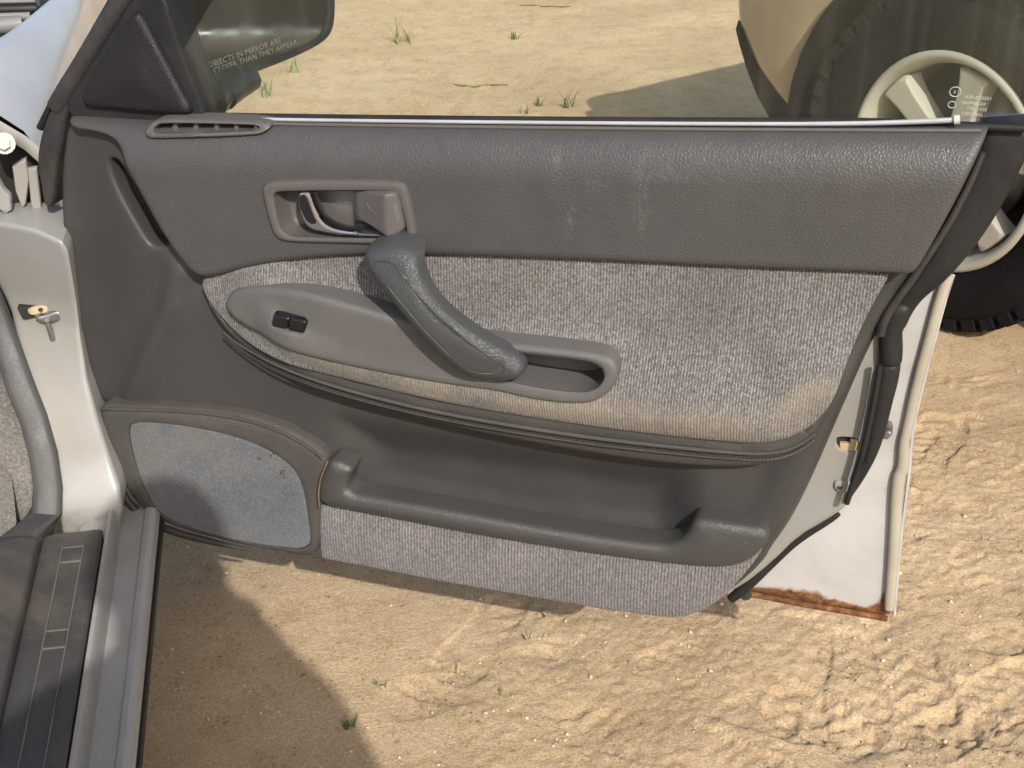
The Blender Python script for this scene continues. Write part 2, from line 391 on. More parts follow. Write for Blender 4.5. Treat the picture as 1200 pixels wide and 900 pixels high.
# glass: pale green tint, thin dust film, painted reflection streaks, mirror-like at grazing angles
def m_glass(name, tint, dust, refl=1.0):
    t = NT(name); t.t.nodes.remove(t.b)
    tr = t.n('ShaderNodeBsdfTransparent'); tr.inputs[0].default_value = (*tint, 1)
    gl = t.n('ShaderNodeBsdfGlossy'); gl.inputs['Roughness'].default_value = .02
    df = t.n('ShaderNodeBsdfDiffuse'); df.inputs[0].default_value = (.80, .78, .62, 1)
    dn = t.ramp(t.noise(5, 8, .65, .3), 0, [(.3, t.g(dust*.7)), (.75, t.g(dust*1.3))])
    spk = t.ramp(t.vor(60), 0, [(.02, t.g(.5)), (.05, t.g(0))]); sm = t.ramp(t.noise(7, 2), 0, [(.58, t.g(0)), (.66, t.g(1))])
    refl_stk = t.ramp(t.noise(1.0, 4, .6, .3, t.map((38, 1, 1.3))), 0, [(.5, t.g(0)), (.8, t.g(dust*1.6))])  # vertical streaks paint in the reflection of the car interior
    dd = t.math('ADD', t.math('ADD', (dn, 0), (refl_stk, 0)), t.math('MULTIPLY', (spk, 0), (sm, 0)))
    m1 = t.n('ShaderNodeMixShader'); t.l(dd[0], 0, m1, 0); t.l(tr, 0, m1, 1); t.l(df, 0, m1, 2)
    fr = t.n('ShaderNodeFresnel'); fr.inputs[0].default_value = 1.5
    fm = t.math('MULTIPLY', (fr, 0), refl)
    m2 = t.n('ShaderNodeMixShader'); t.l(fm[0], 0, m2, 0); t.l(m1, 0, m2, 1); t.l(gl, 0, m2, 2); t.l(m2, 0, t.out, 0)
    return t.m
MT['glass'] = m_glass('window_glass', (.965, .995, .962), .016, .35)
MT['darkglass'] = m_simple('dark_glass', (.012, .014, .015), .06, 0, .05)

# ------------------------------------------------------------------ ground: trampled sand
def vnoise(x, y, s, seed):
    rg = np.random.default_rng(seed); T = rg.random((256, 256)); ca, sa = math.cos(.9*seed), math.sin(.9*seed); X = (x*ca-y*sa)*s+17.3*seed; Y = (x*sa+y*ca)*s+9.1*seed
    xi = np.floor(X).astype(int); yi = np.floor(Y).astype(int); fx = X-xi; fy = Y-yi; fx = fx*fx*(3-2*fx); fy = fy*fy*(3-2*fy)
    a = T[xi % 256, yi % 256]; b = T[(xi+1) % 256, yi % 256]; c = T[xi % 256, (yi+1) % 256]; d = T[(xi+1) % 256, (yi+1) % 256]
    return (a*(1-fx)+b*fx)*(1-fy)+(c*(1-fx)+d*fx)*fy-.5
def axis(parts):
    out = [parts[0][0]]
    for a, b, s in parts: n = max(1, int(round((b-a)/s))); out += list(np.linspace(a, b, n+1)[1:])
    return np.array(out)
xs = axis([(-400, -60, 60), (-60, -8, 6), (-8, -1.5, .5), (-1.5, -.3, .018), (-.3, 1.35, .0055), (1.35, 3.3, .016), (3.3, 8, .4), (8, 60, 6), (60, 400, 60)])
ys = axis([(-400, -60, 60), (-60, -8, 6), (-8, 0, .5), (0, 1.0, .05), (1.0, 2.35, .0055), (2.35, 6.6, .014), (6.6, 12, .5), (12, 60, 6), (60, 400, 60)])
GX, GY = np.meshgrid(xs, ys)
def sandh(X, Y):
    near = np.exp(-((X-.8)**2+(Y-3)**2)/40)
    H = .030*vnoise(X, Y, 1.3, 1)+.014*vnoise(X, Y, 4, 2)+.006*vnoise(X, Y, 9, 3)
    wx = X+.03*vnoise(X, Y, 7, 8); wy = Y+.03*vnoise(X, Y, 7, 9)
    rough = ss(-.12, .25, vnoise(X, Y, 1.9, 11))*.8+.25
    rough = np.clip(rough, .2, .8)
    rdg = 1-2*np.abs(vnoise(wx, wy, 15, 4)); H = H+rough*(.0003*(rdg-.6)+.0018*vnoise(wx, wy, 28, 5)+.0026*vnoise(X, Y, 60, 6)+.0042*vnoise(X, Y, 120, 7)+.0036*vnoise(X, Y, 170, 10))
    # crumbs and little clods
    cl = np.clip(vnoise(X, Y, 90, 12)-.27, 0, 1)*.020*ss(.0, .3, vnoise(X, Y, 2.6, 13)+.1)
    H = H+cl-.8*np.clip(vnoise(X, Y, 42, 15)-.32, 0, 1)*.020*rough
    return H*near
def sole(X, Y, H, cx, cy, ang, L=.29, W=.105, depth=.010, bars=9):
    c, s = math.cos(ang), math.sin(ang); a = (X-cx)*c+(Y-cy)*s; b = -(X-cx)*s+(Y-cy)*c
    ww = W/2*(1-.22*np.exp(-((a+.03)/.05)**2)); e = np.sqrt((np.abs(a)/(L/2))**4+(b/ww)**4)
    m = ss(1.02, .95, e); rim = np.exp(-((e-1.10)/.08)**2)*.6
    tread = .5+.5*np.sign(np.sin(2*math.pi*bars*(a/L+.25*np.abs(b)/W)))*ss(.25, .4, np.abs(np.sin(2*math.pi*bars*(a/L+.25*np.abs(b)/W))))
    pt = ss(-.25, .15, vnoise(X, Y, 11, 31)); return H-m*pt*(depth*.65+depth*.4*tread)+rim*pt*depth*.6
def track(X, Y, H, p0, p1, W=.19, depth=.008):
    p0 = np.array(p0); p1 = np.array(p1); L = np.linalg.norm(p1-p0); dx, dy = (p1-p0)/L
    a = (X-p0[0])*dx+(Y-p0[1])*dy; b = -(X-p0[0])*dy+(Y-p0[1])*dx+.012*np.sin(a*3)
    m = ss(W/2+.012, W/2-.012, np.abs(b))*ss(0, .12, a)*ss(L, L-.12, a); rim = np.exp(-((np.abs(b)-W/2-.02)/.016)**2)*ss(0, .1, a)*ss(L, L-.1, a)
    ph = (a+.35*np.abs(b))*2*math.pi/.052; tread = ss(-.2, .5, np.sin(ph))*ss(.008, .018, np.abs(b))
    fade = .1+.9*ss(-.15, .25, vnoise(X, Y, 6, 21))+.8*vnoise(X, Y, 23, 22)
    return H-m*fade*(depth*.4+depth*.8*tread)+rim*depth*.55*fade
H = sandh(GX, GY)
sel = (GX > -1.5) & (GX < 3.4) & (GY > .9) & (GY < 6.7)
ii = np.where(sel); X, Y, Hs = GX[ii], GY[ii], H[ii]
for (a, b) in [((1050, 900), (1060, 480)), ((880, 880), (850, 740)), ((640, 850), (800, 760))][:1]:
    Hs = track(X, Y, Hs, onz(*a, 0)[:2], onz(*b, 0)[:2], .10, .0018)
for (qx, qy, an) in [(1062, 765, 1.45), (935, 790, 1.2), (775, 785, .3), (690, 850, 2.6), (1130, 600, 1.9), (1090, 530, .9), (1160, 700, 1.2), (980, 850, 2.2), (1150, 830, .4), (1110, 440, 2.0), (560, 800, .2),
                    (460, 40, .3), (600, 90, 1.1), (700, 50, .1), (520, 95, 2.5), (790, 30, .8), (400, 90, .6)]:
    p = onz(qx, qy, 0); Hs = sole(X, Y, Hs, p[0], p[1], an, depth=.0062 if qx > 900 else .0036)
rs_ = random.Random(11)
for k in range(26):
    qx, qy = (rs_.uniform(560, 1190), rs_.uniform(735, 895)) if k < 14 else (rs_.uniform(1060, 1195), rs_.uniform(400, 740)) if k < 20 else (rs_.uniform(400, 860), rs_.uniform(-5, 130))
    p = onz(qx, qy, 0); Hs = sole(X, Y, Hs, p[0], p[1], rs_.uniform(0, 6.28), rs_.uniform(.16, .3), rs_.uniform(.07, .11), rs_.uniform(.002, .0055), rs_.choice((5, 7, 9)))
H[ii] = Hs
pad = np.exp(-(((GX-1.385)/.2)**2+((GY-2.6)/.2)**2)); H = H*(1-pad)-.006*pad
nx, ny = len(xs), len(ys)
V = np.stack([GX.ravel(), GY.ravel(), H.ravel()], 1)
idx = np.arange(nx*ny).reshape(ny, nx); Fq = np.stack([idx[:-1, :-1], idx[:-1, 1:], idx[1:, 1:], idx[1:, :-1]], -1).reshape(-1, 4)
me = bpy.data.meshes.new('sand_ground'); me.vertices.add(len(V)); me.vertices.foreach_set('co', V.ravel())
me.loops.add(len(Fq)*4); me.loops.foreach_set('vertex_index', Fq.ravel().astype(np.int32)); me.polygons.add(len(Fq))
me.polygons.foreach_set('loop_start', np.arange(0, len(Fq)*4, 4, dtype=np.int32)); me.polygons.foreach_set('loop_total', np.full(len(Fq), 4, dtype=np.int32))
me.polygons.foreach_set('use_smooth', np.ones(len(Fq), bool)); me.update(calc_edges=True)
def m_sand():
    t = NT('sand'); a = t.noise(1.7, 6, .62, .4); b = t.noise(13, 7, .68); gr = t.noise(420, 3, .75); sp = t.vor(260)
    c = t.ramp(a, 0, [(.3, (.51, .365, .212)), (.55, (.61, .45, .275)), (.75, (.66, .505, .32))])
    c2 = t.mix((c, 0), (.38, .265, .15), t.math('MULTIPLY', (t.ramp(b, 0, [(.48, t.g(0)), (.74, t.g(1))]), 0), .62))
    c3 = t.mix(c2, (t.ramp(gr, 0, [(.28, t.g(.62)), (.5, t.g(1.0)), (.74, t.g(1.3))]), 0), 1.0, 'MULTIPLY')
    gt = t.noise(190, 4, .7); c3 = t.mix(c3, (t.ramp(gt, 0, [(.3, t.g(.74)), (.48, t.g(1.0)), (.72, t.g(1.18))]), 0), 1.0, 'MULTIPLY')
    sc = t.n('ShaderNodeSeparateColor'); t.l(sp, 1, sc, 0)
    c4 = t.mix(c3, (.09, .06, .035), t.math('MULTIPLY', (t.ramp(sc, 0, [(.95, t.g(0)), (1.0, t.g(1))]), 0), t.math('MULTIPLY', (t.ramp(b, 0, [(.45, t.g(0)), (.62, t.g(1))]), 0), .8)))
    c5 = t.mix(c4, (.72, .62, .46), t.math('MULTIPLY', (t.ramp(sc, 1, [(.965, t.g(0)), (.975, t.g(1))]), 0), .3))
    bp = t.bump((t.noise(85, 8, .8), 0), .75, .007); bp = t.bump((gt, 0), .7, .004, bp); bp = t.bump((gr, 0), .8, .0022, bp)
    return t.fin(c5, .93, bp, Specular_IOR_Level=.15)
MT['sand'] = m_sand(); me.materials.append(MT['sand'])
ground = bpy.data.objects.new('sand_ground', me); col.objects.link(ground); tag(ground, kind='structure')
def gz(x, y):
    i = min(max(np.searchsorted(xs, x)-1, 0), nx-2); j = min(max(np.searchsorted(ys, y)-1, 0), ny-2); return float(H[j, i])

# ------------------------------------------------------------------ the white sedan's own body, left of the picture (car frame = world: +y forward)
car = empty('white_sedan', Matrix.Translation((-1.1, 1.6, 0)), 'white sedan body at the left edge, its dusty sill and door opening exposed', 'car')
CM = Matrix.Translation((-1.1, 1.6, 0)); CI = CM.inverted()
def cl(pts): return [tuple(CI @ Vector(p)) for p in pts]
def extr(name, prof, y0, y1, mat, parent=car, n=2, closed=False, auto=35):
    secs = [cl([(x, y0+(y1-y0)*k/(n-1), z) for x, z in prof]) for k in range(n)]
    return loft(name, secs, mat, parent, closed, auto, caps=closed)
# rocker: outer skin, ledge with a shallow gutter, upright flange
YA, YB = -2.2, 1.62
sill = extr('sill', [(-.40, .12), (-.32, .15), (-.255, .24), (-.215, .290), (-.2045, .305), (-.2045, .322), (-.209, .329), (-.216, .3305), (-.2225, .3275), (-.226, .320), (-.238, .317), (-.247, .3165), (-.2525, .3195),
             (-.254, .330), (-.2545, .357), (-.2575, .3615), (-.262, .361), (-.263, .35), (-.30, .34)], YA, YB, MT['sillpaint'], n=60)
attr(sill, 'rust', lambda c: np.exp(-((c[:, 1]+1.6+ -1.6-1.235+1.6)/.05)**2)*0+np.exp(-((c[:, 0]+1.1-1.1+.872)/.006)**2)*0)
# vinyl lip under the painted edge
extr('sill_edge_strip', [(-.2035, .319), (-.2010, .317), (-.2005, .305), (-.2060, .296)], YA, YB, MT['rubber'], n=2)
# scuff plate with a raised frame of two long ribs and clip covers
PL = .365
MT['rib'] = m_simple('dusty_rib', (.10, .092, .08), .7, 0, .3)
scuff = extr('scuff_plate', [(-.2645, .352), (-.2640, .3655), (-.2665, .3685), (-.275, .3690), (-.283, .3685), (-.310, .3680), (-.322, .3675), (-.331, .366), (-.336, .3625), (-.338, .355)], YA, 1.487, MT['scuff'], n=40)
for xr in (-.2835, -.3085):
    extr('rib', [(xr+.0013, .3675), (xr+.0008, .3700), (xr-.0008, .3700), (xr-.0013, .3675)], YA, 1.458, MT['rib'], scuff)
for yb in (1.437, 1.273):
    p = CI @ Vector((-.296, yb, .3685)); box('clip_cover', p, (.0215, .027, .002), MT['scuff'], scuff, .0006)
    for k in (-1, 1):
        box('rib', (p.x, p.y+k*.0155, p.z+.0005), (.0235, .0018, .0022), MT['rib'], scuff, .0004)
# kick trim: grey moulded strip that runs along the sill and sweeps up the pillar
def bandsec(c, wv, up, h):
    c = Vector(c); wv = Vector(wv); up = Vector(up)
    return [tuple(CI @ (c+wv*a+up*b)) for a, b in ((-.5, -h), (-.48, 0), (-.44, .003), (-.25, .0045), (0, .005), (.25, .0042), (.42, .002), (.48, -.002), (.5, -h))]
def kp(qx, qy, y): u, v = uv(I4, qx, qy, -y); return Vector((u, y, v))
def jy(z): return 1.675-.10*float(ss(.62, .40, z))-.033*float(ss(.43, .352, z))
def kj(qx, qy, off):
    y = 1.6
    for _ in range(12): y = jy(uv(I4, qx, qy, -y)[1])-off
    return kp(qx, qy, y)
low = [((-.366, y, .370), (.054, 0, 0), (0, 0, 1)) for y in (-2.0, .6, 1.2, 1.38)]+[((-.366, 1.475, .374), (.052, 0, 0), (0, -.1, 1))]
loft('sill_trim', [bandsec(*b, .03) for b in low], MT['scuff'], car, auto=60)
bs = [((-.365, 1.470, .3765), (.050, 0, 0), (0, -.12, 1))]
for (qa, qb) in [((36, 600), (73, 603)), ((38, 570), (74, 571)), ((33, 535), (68, 530)), ((22, 495), (56, 487)), ((8, 462), (42, 452)), ((-6, 420), (26, 410)), ((-24, 370), (6, 358)), ((-52, 300), (-22, 290))]:
    a, b = kj(*qa, .012), kj(*qb, .012); bs.append((tuple((a+b)/2), tuple(b-a), (.15, -1, .35)))
loft('kick_trim', [bandsec(*b, .03) for b in bs], MT['kick'], car, auto=60)
# hinge pillar: the painted jamb facing the viewer
jl = [(4, 356), (26, 408), (42, 450), (55, 485), (66, 528), (72, 570), (72, 605), (73, 628), (100, 632), (131, 640), (140, 620), (150, 560), (130, 480), (100, 400), (90, 300), (85, 262), (64, 256), (48, 252), (28, 252), (-10, 254), (-40, 262), (-30, 300)]
def jw(P, d): return -1.675+.10*ss(.62, .40, P[:, 1])+.033*ss(.43, .352, P[:, 1])+.60*(P[:, 0]+.33)*ss(.45, .6, P[:, 1])+.26*np.maximum(0, P[:, 1]-.58)
jo = [uv(I4, a, b, -1.545-.13*float(ss(630, 480, b))) for a, b in jl]
jamb = sheet('hinge_pillar', [tuple(CI @ Vector((a, 0, b)))[0::2] for a, b in jo], MT['jamb'], car, w=lambda P, d: jw(P-np.array([[1.1, 0]]), d)+1.6, r=.006, back=-.12, smooth=1, sp=.012)
attr(jamb, 'rust', lambda c: .42*ss(.40, .355, c[:, 2]))
# raised flange line along the pillar's inner edge
def onj(qx, qy, off=0.0):
    y = 1.62
    for _ in range(12):
        u, v = uv(I4, qx, qy, -y); y = -float(jw(np.array([[u, v]]), 0)[0])-off
    return kp(qx, qy, y)
fl = [onj(a, b, -.001) for a, b in ((16, 352), (37, 404), (53, 448), (65, 486), (76, 530), (80, 572))]
YS = onj(45, 366).y; print('strap y', YS)
# check strap slot, bracket, arm and its pin
def rect(M, a, b, c, d, w): return px(M, [a, b, c, d], w)
def jp(q, y=1.585): return tuple(CI @ kp(q[0], q[1], y))
def flatcar(name, pts, y, th, mat, parent=car, r=.001, smooth=1, bs_=.004):
    o = [uv(I4, a, b, -y) for a, b in pts]; o = [(a+1.1, b) for a, b in o]
    return sheet(name, o, mat, parent, w=-(y-1.6), r=r, back=-(y-1.6)-th, smooth=smooth, sp=.02, bs=bs_)
strap = flatcar('check_strap_slot', [(20, 362), (60, 356), (63, 364), (46, 372), (26, 374)], YS-.0012, .02, MT['dark'], smooth=0)
flatcar('check_bracket', [(32, 362), (58, 357.5), (57, 364), (52, 369), (42, 370), (33, 369)], YS-.008, .006, MT['brass'], strap, .0015)
flatcar('check_arm', [(37, 371), (52, 370), (66, 364), (75, 368), (76, 376), (58, 380), (46, 379)], YS-.017, .010, MT['steel'], strap, .003)
tube('check_pin', [jp((55, 376), YS-.02), jp((62, 398), YS-.02)], .0035, MT['steel'], strap, 10, smooth_n=0)
tube('bolt', [jp((47.5, 363), YS-.012), jp((47.5, 363), YS-.004)], .0030, MT['dark'], strap, 6, smooth_n=0)
# upper hinge: knuckle, leaf, bolt, dark cavity behind
flatcar('hinge_cavity', [(-60, 120), (0, 140), (30, 156), (50, 170), (60, 240), (60, 275), (20, 275), (-5, 270), (-60, 270)], 1.74, .01, MT['dark'])
hg = flatcar('upper_hinge', [(-40, 205), (-5, 205), (4, 222), (12, 230), (14, 246), (6, 252), (-12, 236), (-40, 236)], 1.68, .012, MT['jamb'], r=.003, smooth=0)
tube('hinge_bolt', [jp((5, 168), 1.665), jp((5, 168), 1.72)], .013, MT['paint'], car, 14, smooth_n=0)
tube('bolt_cap', [jp((4, 168), 1.658), jp((4, 168), 1.668)], .008, MT['paint'], car, 6, smooth_n=0)
flatcar('hinge_leaf', [(14, 195), (30, 186), (34, 210), (30, 240), (26, 245), (18, 225)], 1.70, .01, MT['jamb'], r=.002, smooth=0)
flatcar('lower_flange', [(32, 198), (43, 196), (47, 230), (50, 258), (44, 258), (36, 240)], 1.70, .008, MT['jamb'], r=.002, smooth=0)
# front fender, cowl and wiper beyond it
FS = [(1.70, [(-.50, .80), (-.475, .892), (-.43, .880), (-.376, .8575), (-.34, .8335), (-.312, .812), (-.298, .795), (-.288, .76), (-.28, .6), (-.275, .30)]),
      (1.84, [(-.445, .80), (-.428, .888), (-.40, .882), (-.365, .868), (-.336, .850), (-.312, .830), (-.297, .808), (-.286, .76), (-.278, .6), (-.273, .30)]),
      (1.98, [(-.395, .80), (-.380, .882), (-.362, .879), (-.340, .870), (-.320, .856), (-.304, .838), (-.292, .812), (-.283, .76), (-.276, .6), (-.272, .30)]),
      (2.22, [(-.352, .80), (-.338, .880), (-.326, .878), (-.312, .871), (-.300, .860), (-.290, .842), (-.282, .815), (-.276, .76), (-.272, .6), (-.268, .30)]),
      (2.60, [(-.345, .78), (-.330, .862), (-.320, .860), (-.308, .853), (-.298, .842), (-.288, .825), (-.280, .80), (-.274, .75), (-.270, .6), (-.266, .30)]),
      (3.40, [(-.40, .68), (-.385, .76), (-.375, .758), (-.36, .75), (-.348, .74), (-.338, .72), (-.33, .70), (-.322, .66), (-.318, .55), (-.315, .30)])]
def catmull(F, n):
    out = []
    ys_ = [f[0] for f in F]; A = np.array([f[1] for f in F])
    for y in np.linspace(ys_[0], ys_[-1], n): out.append((y, [(np.interp(y, ys_, A[:, j, 0]), np.interp(y, ys_, A[:, j, 1])) for j in range(A.shape[1])]))
    return out
fd = loft('fender', [cl([(x, y, z) for x, z in pr]) for y, pr in catmull(FS, 40)], MT['fender'], car, auto=80)
sm_ = fd.modifiers.new('smooth', 'SMOOTH'); sm_.iterations = 6; sm_.factor = .5
loft('fender_return', [cl([(x, 1.7005, z) for x, z in FS[0][1][1:8]]), cl([(x-.006, 1.705, z-.018) for x, z in FS[0][1][1:8]]), cl([(x-.012, 1.74, z-.022) for x, z in FS[0][1][1:8]])], MT['paint'], car, auto=70)
# cabin floor carpet, toe board, glovebox corner
def csheet(name, rows, mat): return loft(name, [cl(r) for r in rows], mat, car, auto=70)
csheet('floor_carpet', [[(-.388, y, .352), (-.392, y, .345), (-.41, y, .30), (-.43, y, .25), (-.55, y, .235), (-1.1, y, .235), (-1.6, y, .25)] for y in (-1.0, .5, 1.2, 1.42)]+
       [[(-.372-.012*k, y+.02, .36+dz), (-.386-.012*k, y, .362+dz), (-.405-.01*k, y, .31+dz), (-.43, y, .27+dz), (-.55, y, .25+dz), (-1.1, y, .24+dz), (-1.6, y, .25+dz)] for k, y, dz in ((0, 1.50, .01), (1, 1.58, .05), (2, 1.68, .14), (3, 1.80, .30))], MT['floorcarpet'])
kc = [kj(a, b, -.02) for a, b in ((-60, 330), (6, 400), (24, 450), (40, 500), (52, 540), (58, 600), (58, 660), (20, 720), (-90, 720), (-140, 500))]
sheet('side_carpet', [(p.x+1.1, p.z) for p in kc], MT['floorcarpet'], car, w=lambda P, d: -(np.array([jy(z) for z in P[:, 1]])+.02-1.6), r=.004, back=-.2, smooth=1, sp=.02)
loft('glovebox', [cl([(-.47, y, .70), (-.455, y, .62), (-.47, y, .575), (-.56, y, .55), (-1.3, y, .55)]) for y in (1.40, 1.44, 1.78)], MT['scuff'], car, auto=50)
box('cowl_panel', CI @ Vector((-1.2, 2.55, .78)), (1.75, 1.3, .04), MT['rubber'], car, .015)
MT['cowlgrey'] = m_simple('cowl_grey', (.16, .155, .15), .6, 0, .15)
for a, b, r_, z, mt in (((-40, 3), (46, 1), .006, .83, 'cowlgrey'), ((-40, 12), (44, 10), .010, .83, 'black'), ((-40, 20), (36, 19), .007, .82, 'cowlgrey'), ((-40, 33), (26, 28), .014, .81, 'cowlgrey'), ((40, -8), (46, 9), .003, .85, 'black')):
    tube('wiper_linkage', [tuple(CI @ (Vector(onz(*a, z)))), tuple(CI @ (Vector(onz(*b, z))))], r_, MT[mt], car, 8, smooth_n=0)
# ------------------------------------------------------------------ the open front door: everything in the door's own frame
TH = R_(64.0)
dX = Vector((math.sin(TH), -math.cos(TH), 0)); ref = CAM+cF*1.6
D0 = frame((ref[0], ref[1], 0), dX)
DM = D0 @ Matrix.Translation((-.59, 0, 0))          # origin at the hinge line, on the ground below
door = empty('car_door', DM, 'open front passenger door of the white sedan, grey trim and fabric armrest facing the viewer', 'car door')
def dp(pts, w=0.0): return px(DM, pts, w)
def d3(q, w): u, v = uv(DM, q[0], q[1], w); return (u, -w, v)
def dpanel(name, pts, w, mat, parent=door, wp=None, **k):
    """pts in photo pixels, traced at depth wp (default: w when it is a number)"""
    return sheet(name, dp(pts, wp if wp is not None else w), mat, parent, w=w, **k)
def seg_open(P, pts): return segdist(P, chaikin(pts, 2, False), False)
def below(P, line):
    l = np.array(line); return np.interp(P[:, 0], l[:, 0], l[:, 1])-P[:, 1]     # >0 under the line

# --- painted shell: outer skin with rusty hem, inner frame
skin_px = [(1118, 300), (1107, 336), (1094, 392), (1080, 440), (1068, 500), (1058, 560), (1052, 640), (1046, 712), (1044, 722), (1036, 723), (1000, 716), (940, 706), (866, 692), (700, 660), (400, 600), (230, 560), (150, 500), (100, 400), (85, 300), (80, 200), (95, 175), (600, 175), (1080, 180), (1150, 190)]
skin = dpanel('outer_skin', skin_px, -.070, MT['skin'], r=.004, back=-.085, smooth=1, sp=.02, wp=-.07, cap=True)
hemline = dp([(866, 692), (940, 706), (1000, 716), (1036, 723), (1044, 700)], -.07); hemline = np.array(hemline)
attr(skin, 'rust', lambda c: ss(.018+.022*np.exp(-((c[:, 0]-uv(DM, 940, 706, -.07)[0])/.045)**2)+.012*np.exp(-((c[:, 0]-uv(DM, 1030, 706, -.07)[0])/.015)**2), .0, segdist(c[:, [0, 2]], hemline, False)))
hem = tube('skin_hem', [d3(q, -.064) for q in ((1112, 322), (1101, 352), (1088, 402), (1074, 452), (1063, 505), (1059, 520), (1059, 548), (1052, 560), (1048, 640), (1042, 714))], [.006, .006, .006, .0075, .006], MT['hem'], door, 10, flat=.65, auto=80)
attr(hem, 'rust', lambda c: .55*ss(.335, .29, c[:, 2]))
tube('hem_edge', [d3(q, -.066) for q in ((1117, 322), (1107, 352), (1094, 402), (1081, 452), (1069, 505), (1065, 560), (1054, 640), (1048, 720))], .0022, MT['skin'], door, 6)
hb = tube('bottom_hem', [d3(q, -.066) for q in ((868, 694), (900, 700), (940, 708), (1000, 718), (1040, 725))], .0042, MT['hem'], door, 8, flat=.8)
attr(hb, 'rust', lambda c: 1+0*c[:, 0])
inner_px = [(1075, 335), (1058, 372), (1040, 400), (1034, 450), (1024, 510), (1012, 560), (994, 596), (970, 612), (935, 632), (905, 662), (870, 690), (845, 700), (835, 690), (880, 630), (930, 540), (960, 460), (1000, 380), (1060, 290), (1100, 240), (1120, 240)]
latch_px = [(979, 514), (985, 512), (1008, 514), (1007, 531), (980, 528)]
frm = dpanel('inner_frame', inner_px, -.030, MT['jamb'], r=.010, back=-.068, smooth=1, sp=.02, wp=-.03, holes=[dp(latch_px, -.03)], hr=.0015)
attr(frm, 'rust', lambda c: 0*c[:, 0]+.05)
dpanel('latch_slot', [(974, 508), (1014, 508), (1014, 536), (974, 534)], -.040, MT['dark'], frm, r=0, back=-.045, smooth=0, sp=.02)
dpanel('latch_wire', [(984, 520), (996, 520), (996, 515), (1008, 515), (1007, 530), (984, 529)], -.033, MT['brass'], frm, r=.0015, back=-.039, smooth=0, sp=.02, bs=.003)
dpanel('clip_boss', [(976, 566), (982, 563), (1000, 566), (1000, 576), (990, 579), (978, 576)], -.026, MT['jamb'], frm, r=.003, back=-.033, smooth=1, sp=.01, bs=.002)
tube('clip_hole', [d3((984, 571), -.0255), d3((984, 571), -.030)], .0028, MT['dark'], frm, 10, smooth_n=0)
dpanel('lock_pin', [(1036, 506), (1043, 505), (1046, 510), (1040, 516), (1034, 515)], -.045, MT['steel'], door, r=.002, back=-.07, smooth=0, sp=.02, bs=.002)
dr = tube('drain_plug', [d3((874, 697), -.052), d3((872, 691), -.075)], .0075, MT['rubber'], door, 14, smooth_n=0)
tube('drain_hole', [d3((873.5, 697.5), -.0505), d3((873.5, 697), -.054)], .0038, MT['dark'], dr, 10, smooth_n=0)

# --- black rubber seals
dpanel('seal_cap', [(1150, 146), (1158, 146), (1180, 147), (1200, 148), (1214, 149), (1216, 153), (1212, 165), (1200, 196), (1182, 232), (1160, 270), (1132, 308), (1106, 336), (1084, 352), (1068, 372), (1060, 392), (1046, 398), (1032, 392), (1034, 376), (1050, 350), (1072, 322), (1092, 290), (1115, 240), (1140, 190)],
       lambda P, d: -.018+0*d, MT['rubber'], r=.012, back=-.06, smooth=2, sp=.012, wp=-.018)
tube('seal_lip', [d3(q, -.010) for q in ((1152, 178), (1138, 212), (1128, 232), (1112, 262), (1090, 296), (1070, 326), (1050, 352), (1036, 374), (1031, 392))], [.0035, .004, .004, .005, .006], MT['rubberdusty'], door, 8)
dpanel('seal_loop', [(1044, 356), (1072, 360), (1064, 382), (1055, 397), (1057, 425), (1056, 436), (1030, 436), (1029, 420), (1029, 395), (1034, 374)], lambda P, d: -.014+0*d, MT['rubber'], r=.011, back=-.05, sp=.012, wp=-.012)
ls = dpanel('lower_seal', [(1030, 426), (1056, 426), (1053, 450), (1046, 475), (1038, 508), (1029, 536), (1014, 564), (996, 590), (988, 598), (992, 584), (1002, 560), (1012, 520), (1020, 478), (1026, 445)], -.016, MT['rubber'], r=.010, back=-.06, sp=.012, wp=-.016, bs=.004)
tube('seal_ridge', [d3(q, -.012) for q in ((1031, 428), (1028, 450), (1020, 492), (1010, 535), (1000, 565), (992, 590))], .0035, MT['rubber'], ls, 8)
tube('bottom_seal', [d3(q, -.045) for q in ((984, 602), (972, 609), (948, 622), (925, 638), (902, 660), (880, 682), (864, 696), (856, 702))], [.002, .006, .0075, .0075, .006], MT['rubber'], door, 10, flat=.9)
tube('front_seal', [d3(q, -.02) for q in ((150, -10), (118, 42), (92, 86), (76, 112), (67, 126))], [.011, .013, .014, .013], MT['rubberdusty'], door, 10, flat=.9)
tube('front_seal_bead', [d3(q, -.03) for q in ((138, -10), (108, 42), (82, 86), (66, 112), (47, 150))], .005, MT['rubber'], door, 8)
dpanel('hinge_seal', [(64, 118), (80, 117), (88, 122), (84, 130), (75, 140), (72, 165), (63, 200), (61, 243), (50, 246), (45, 215), (41, 190), (44, 165), (52, 140)], lambda P, d: -.012+0*d, MT['rubberdusty'], r=.008, back=-.05, sp=.012, wp=-.012, bs=.004)

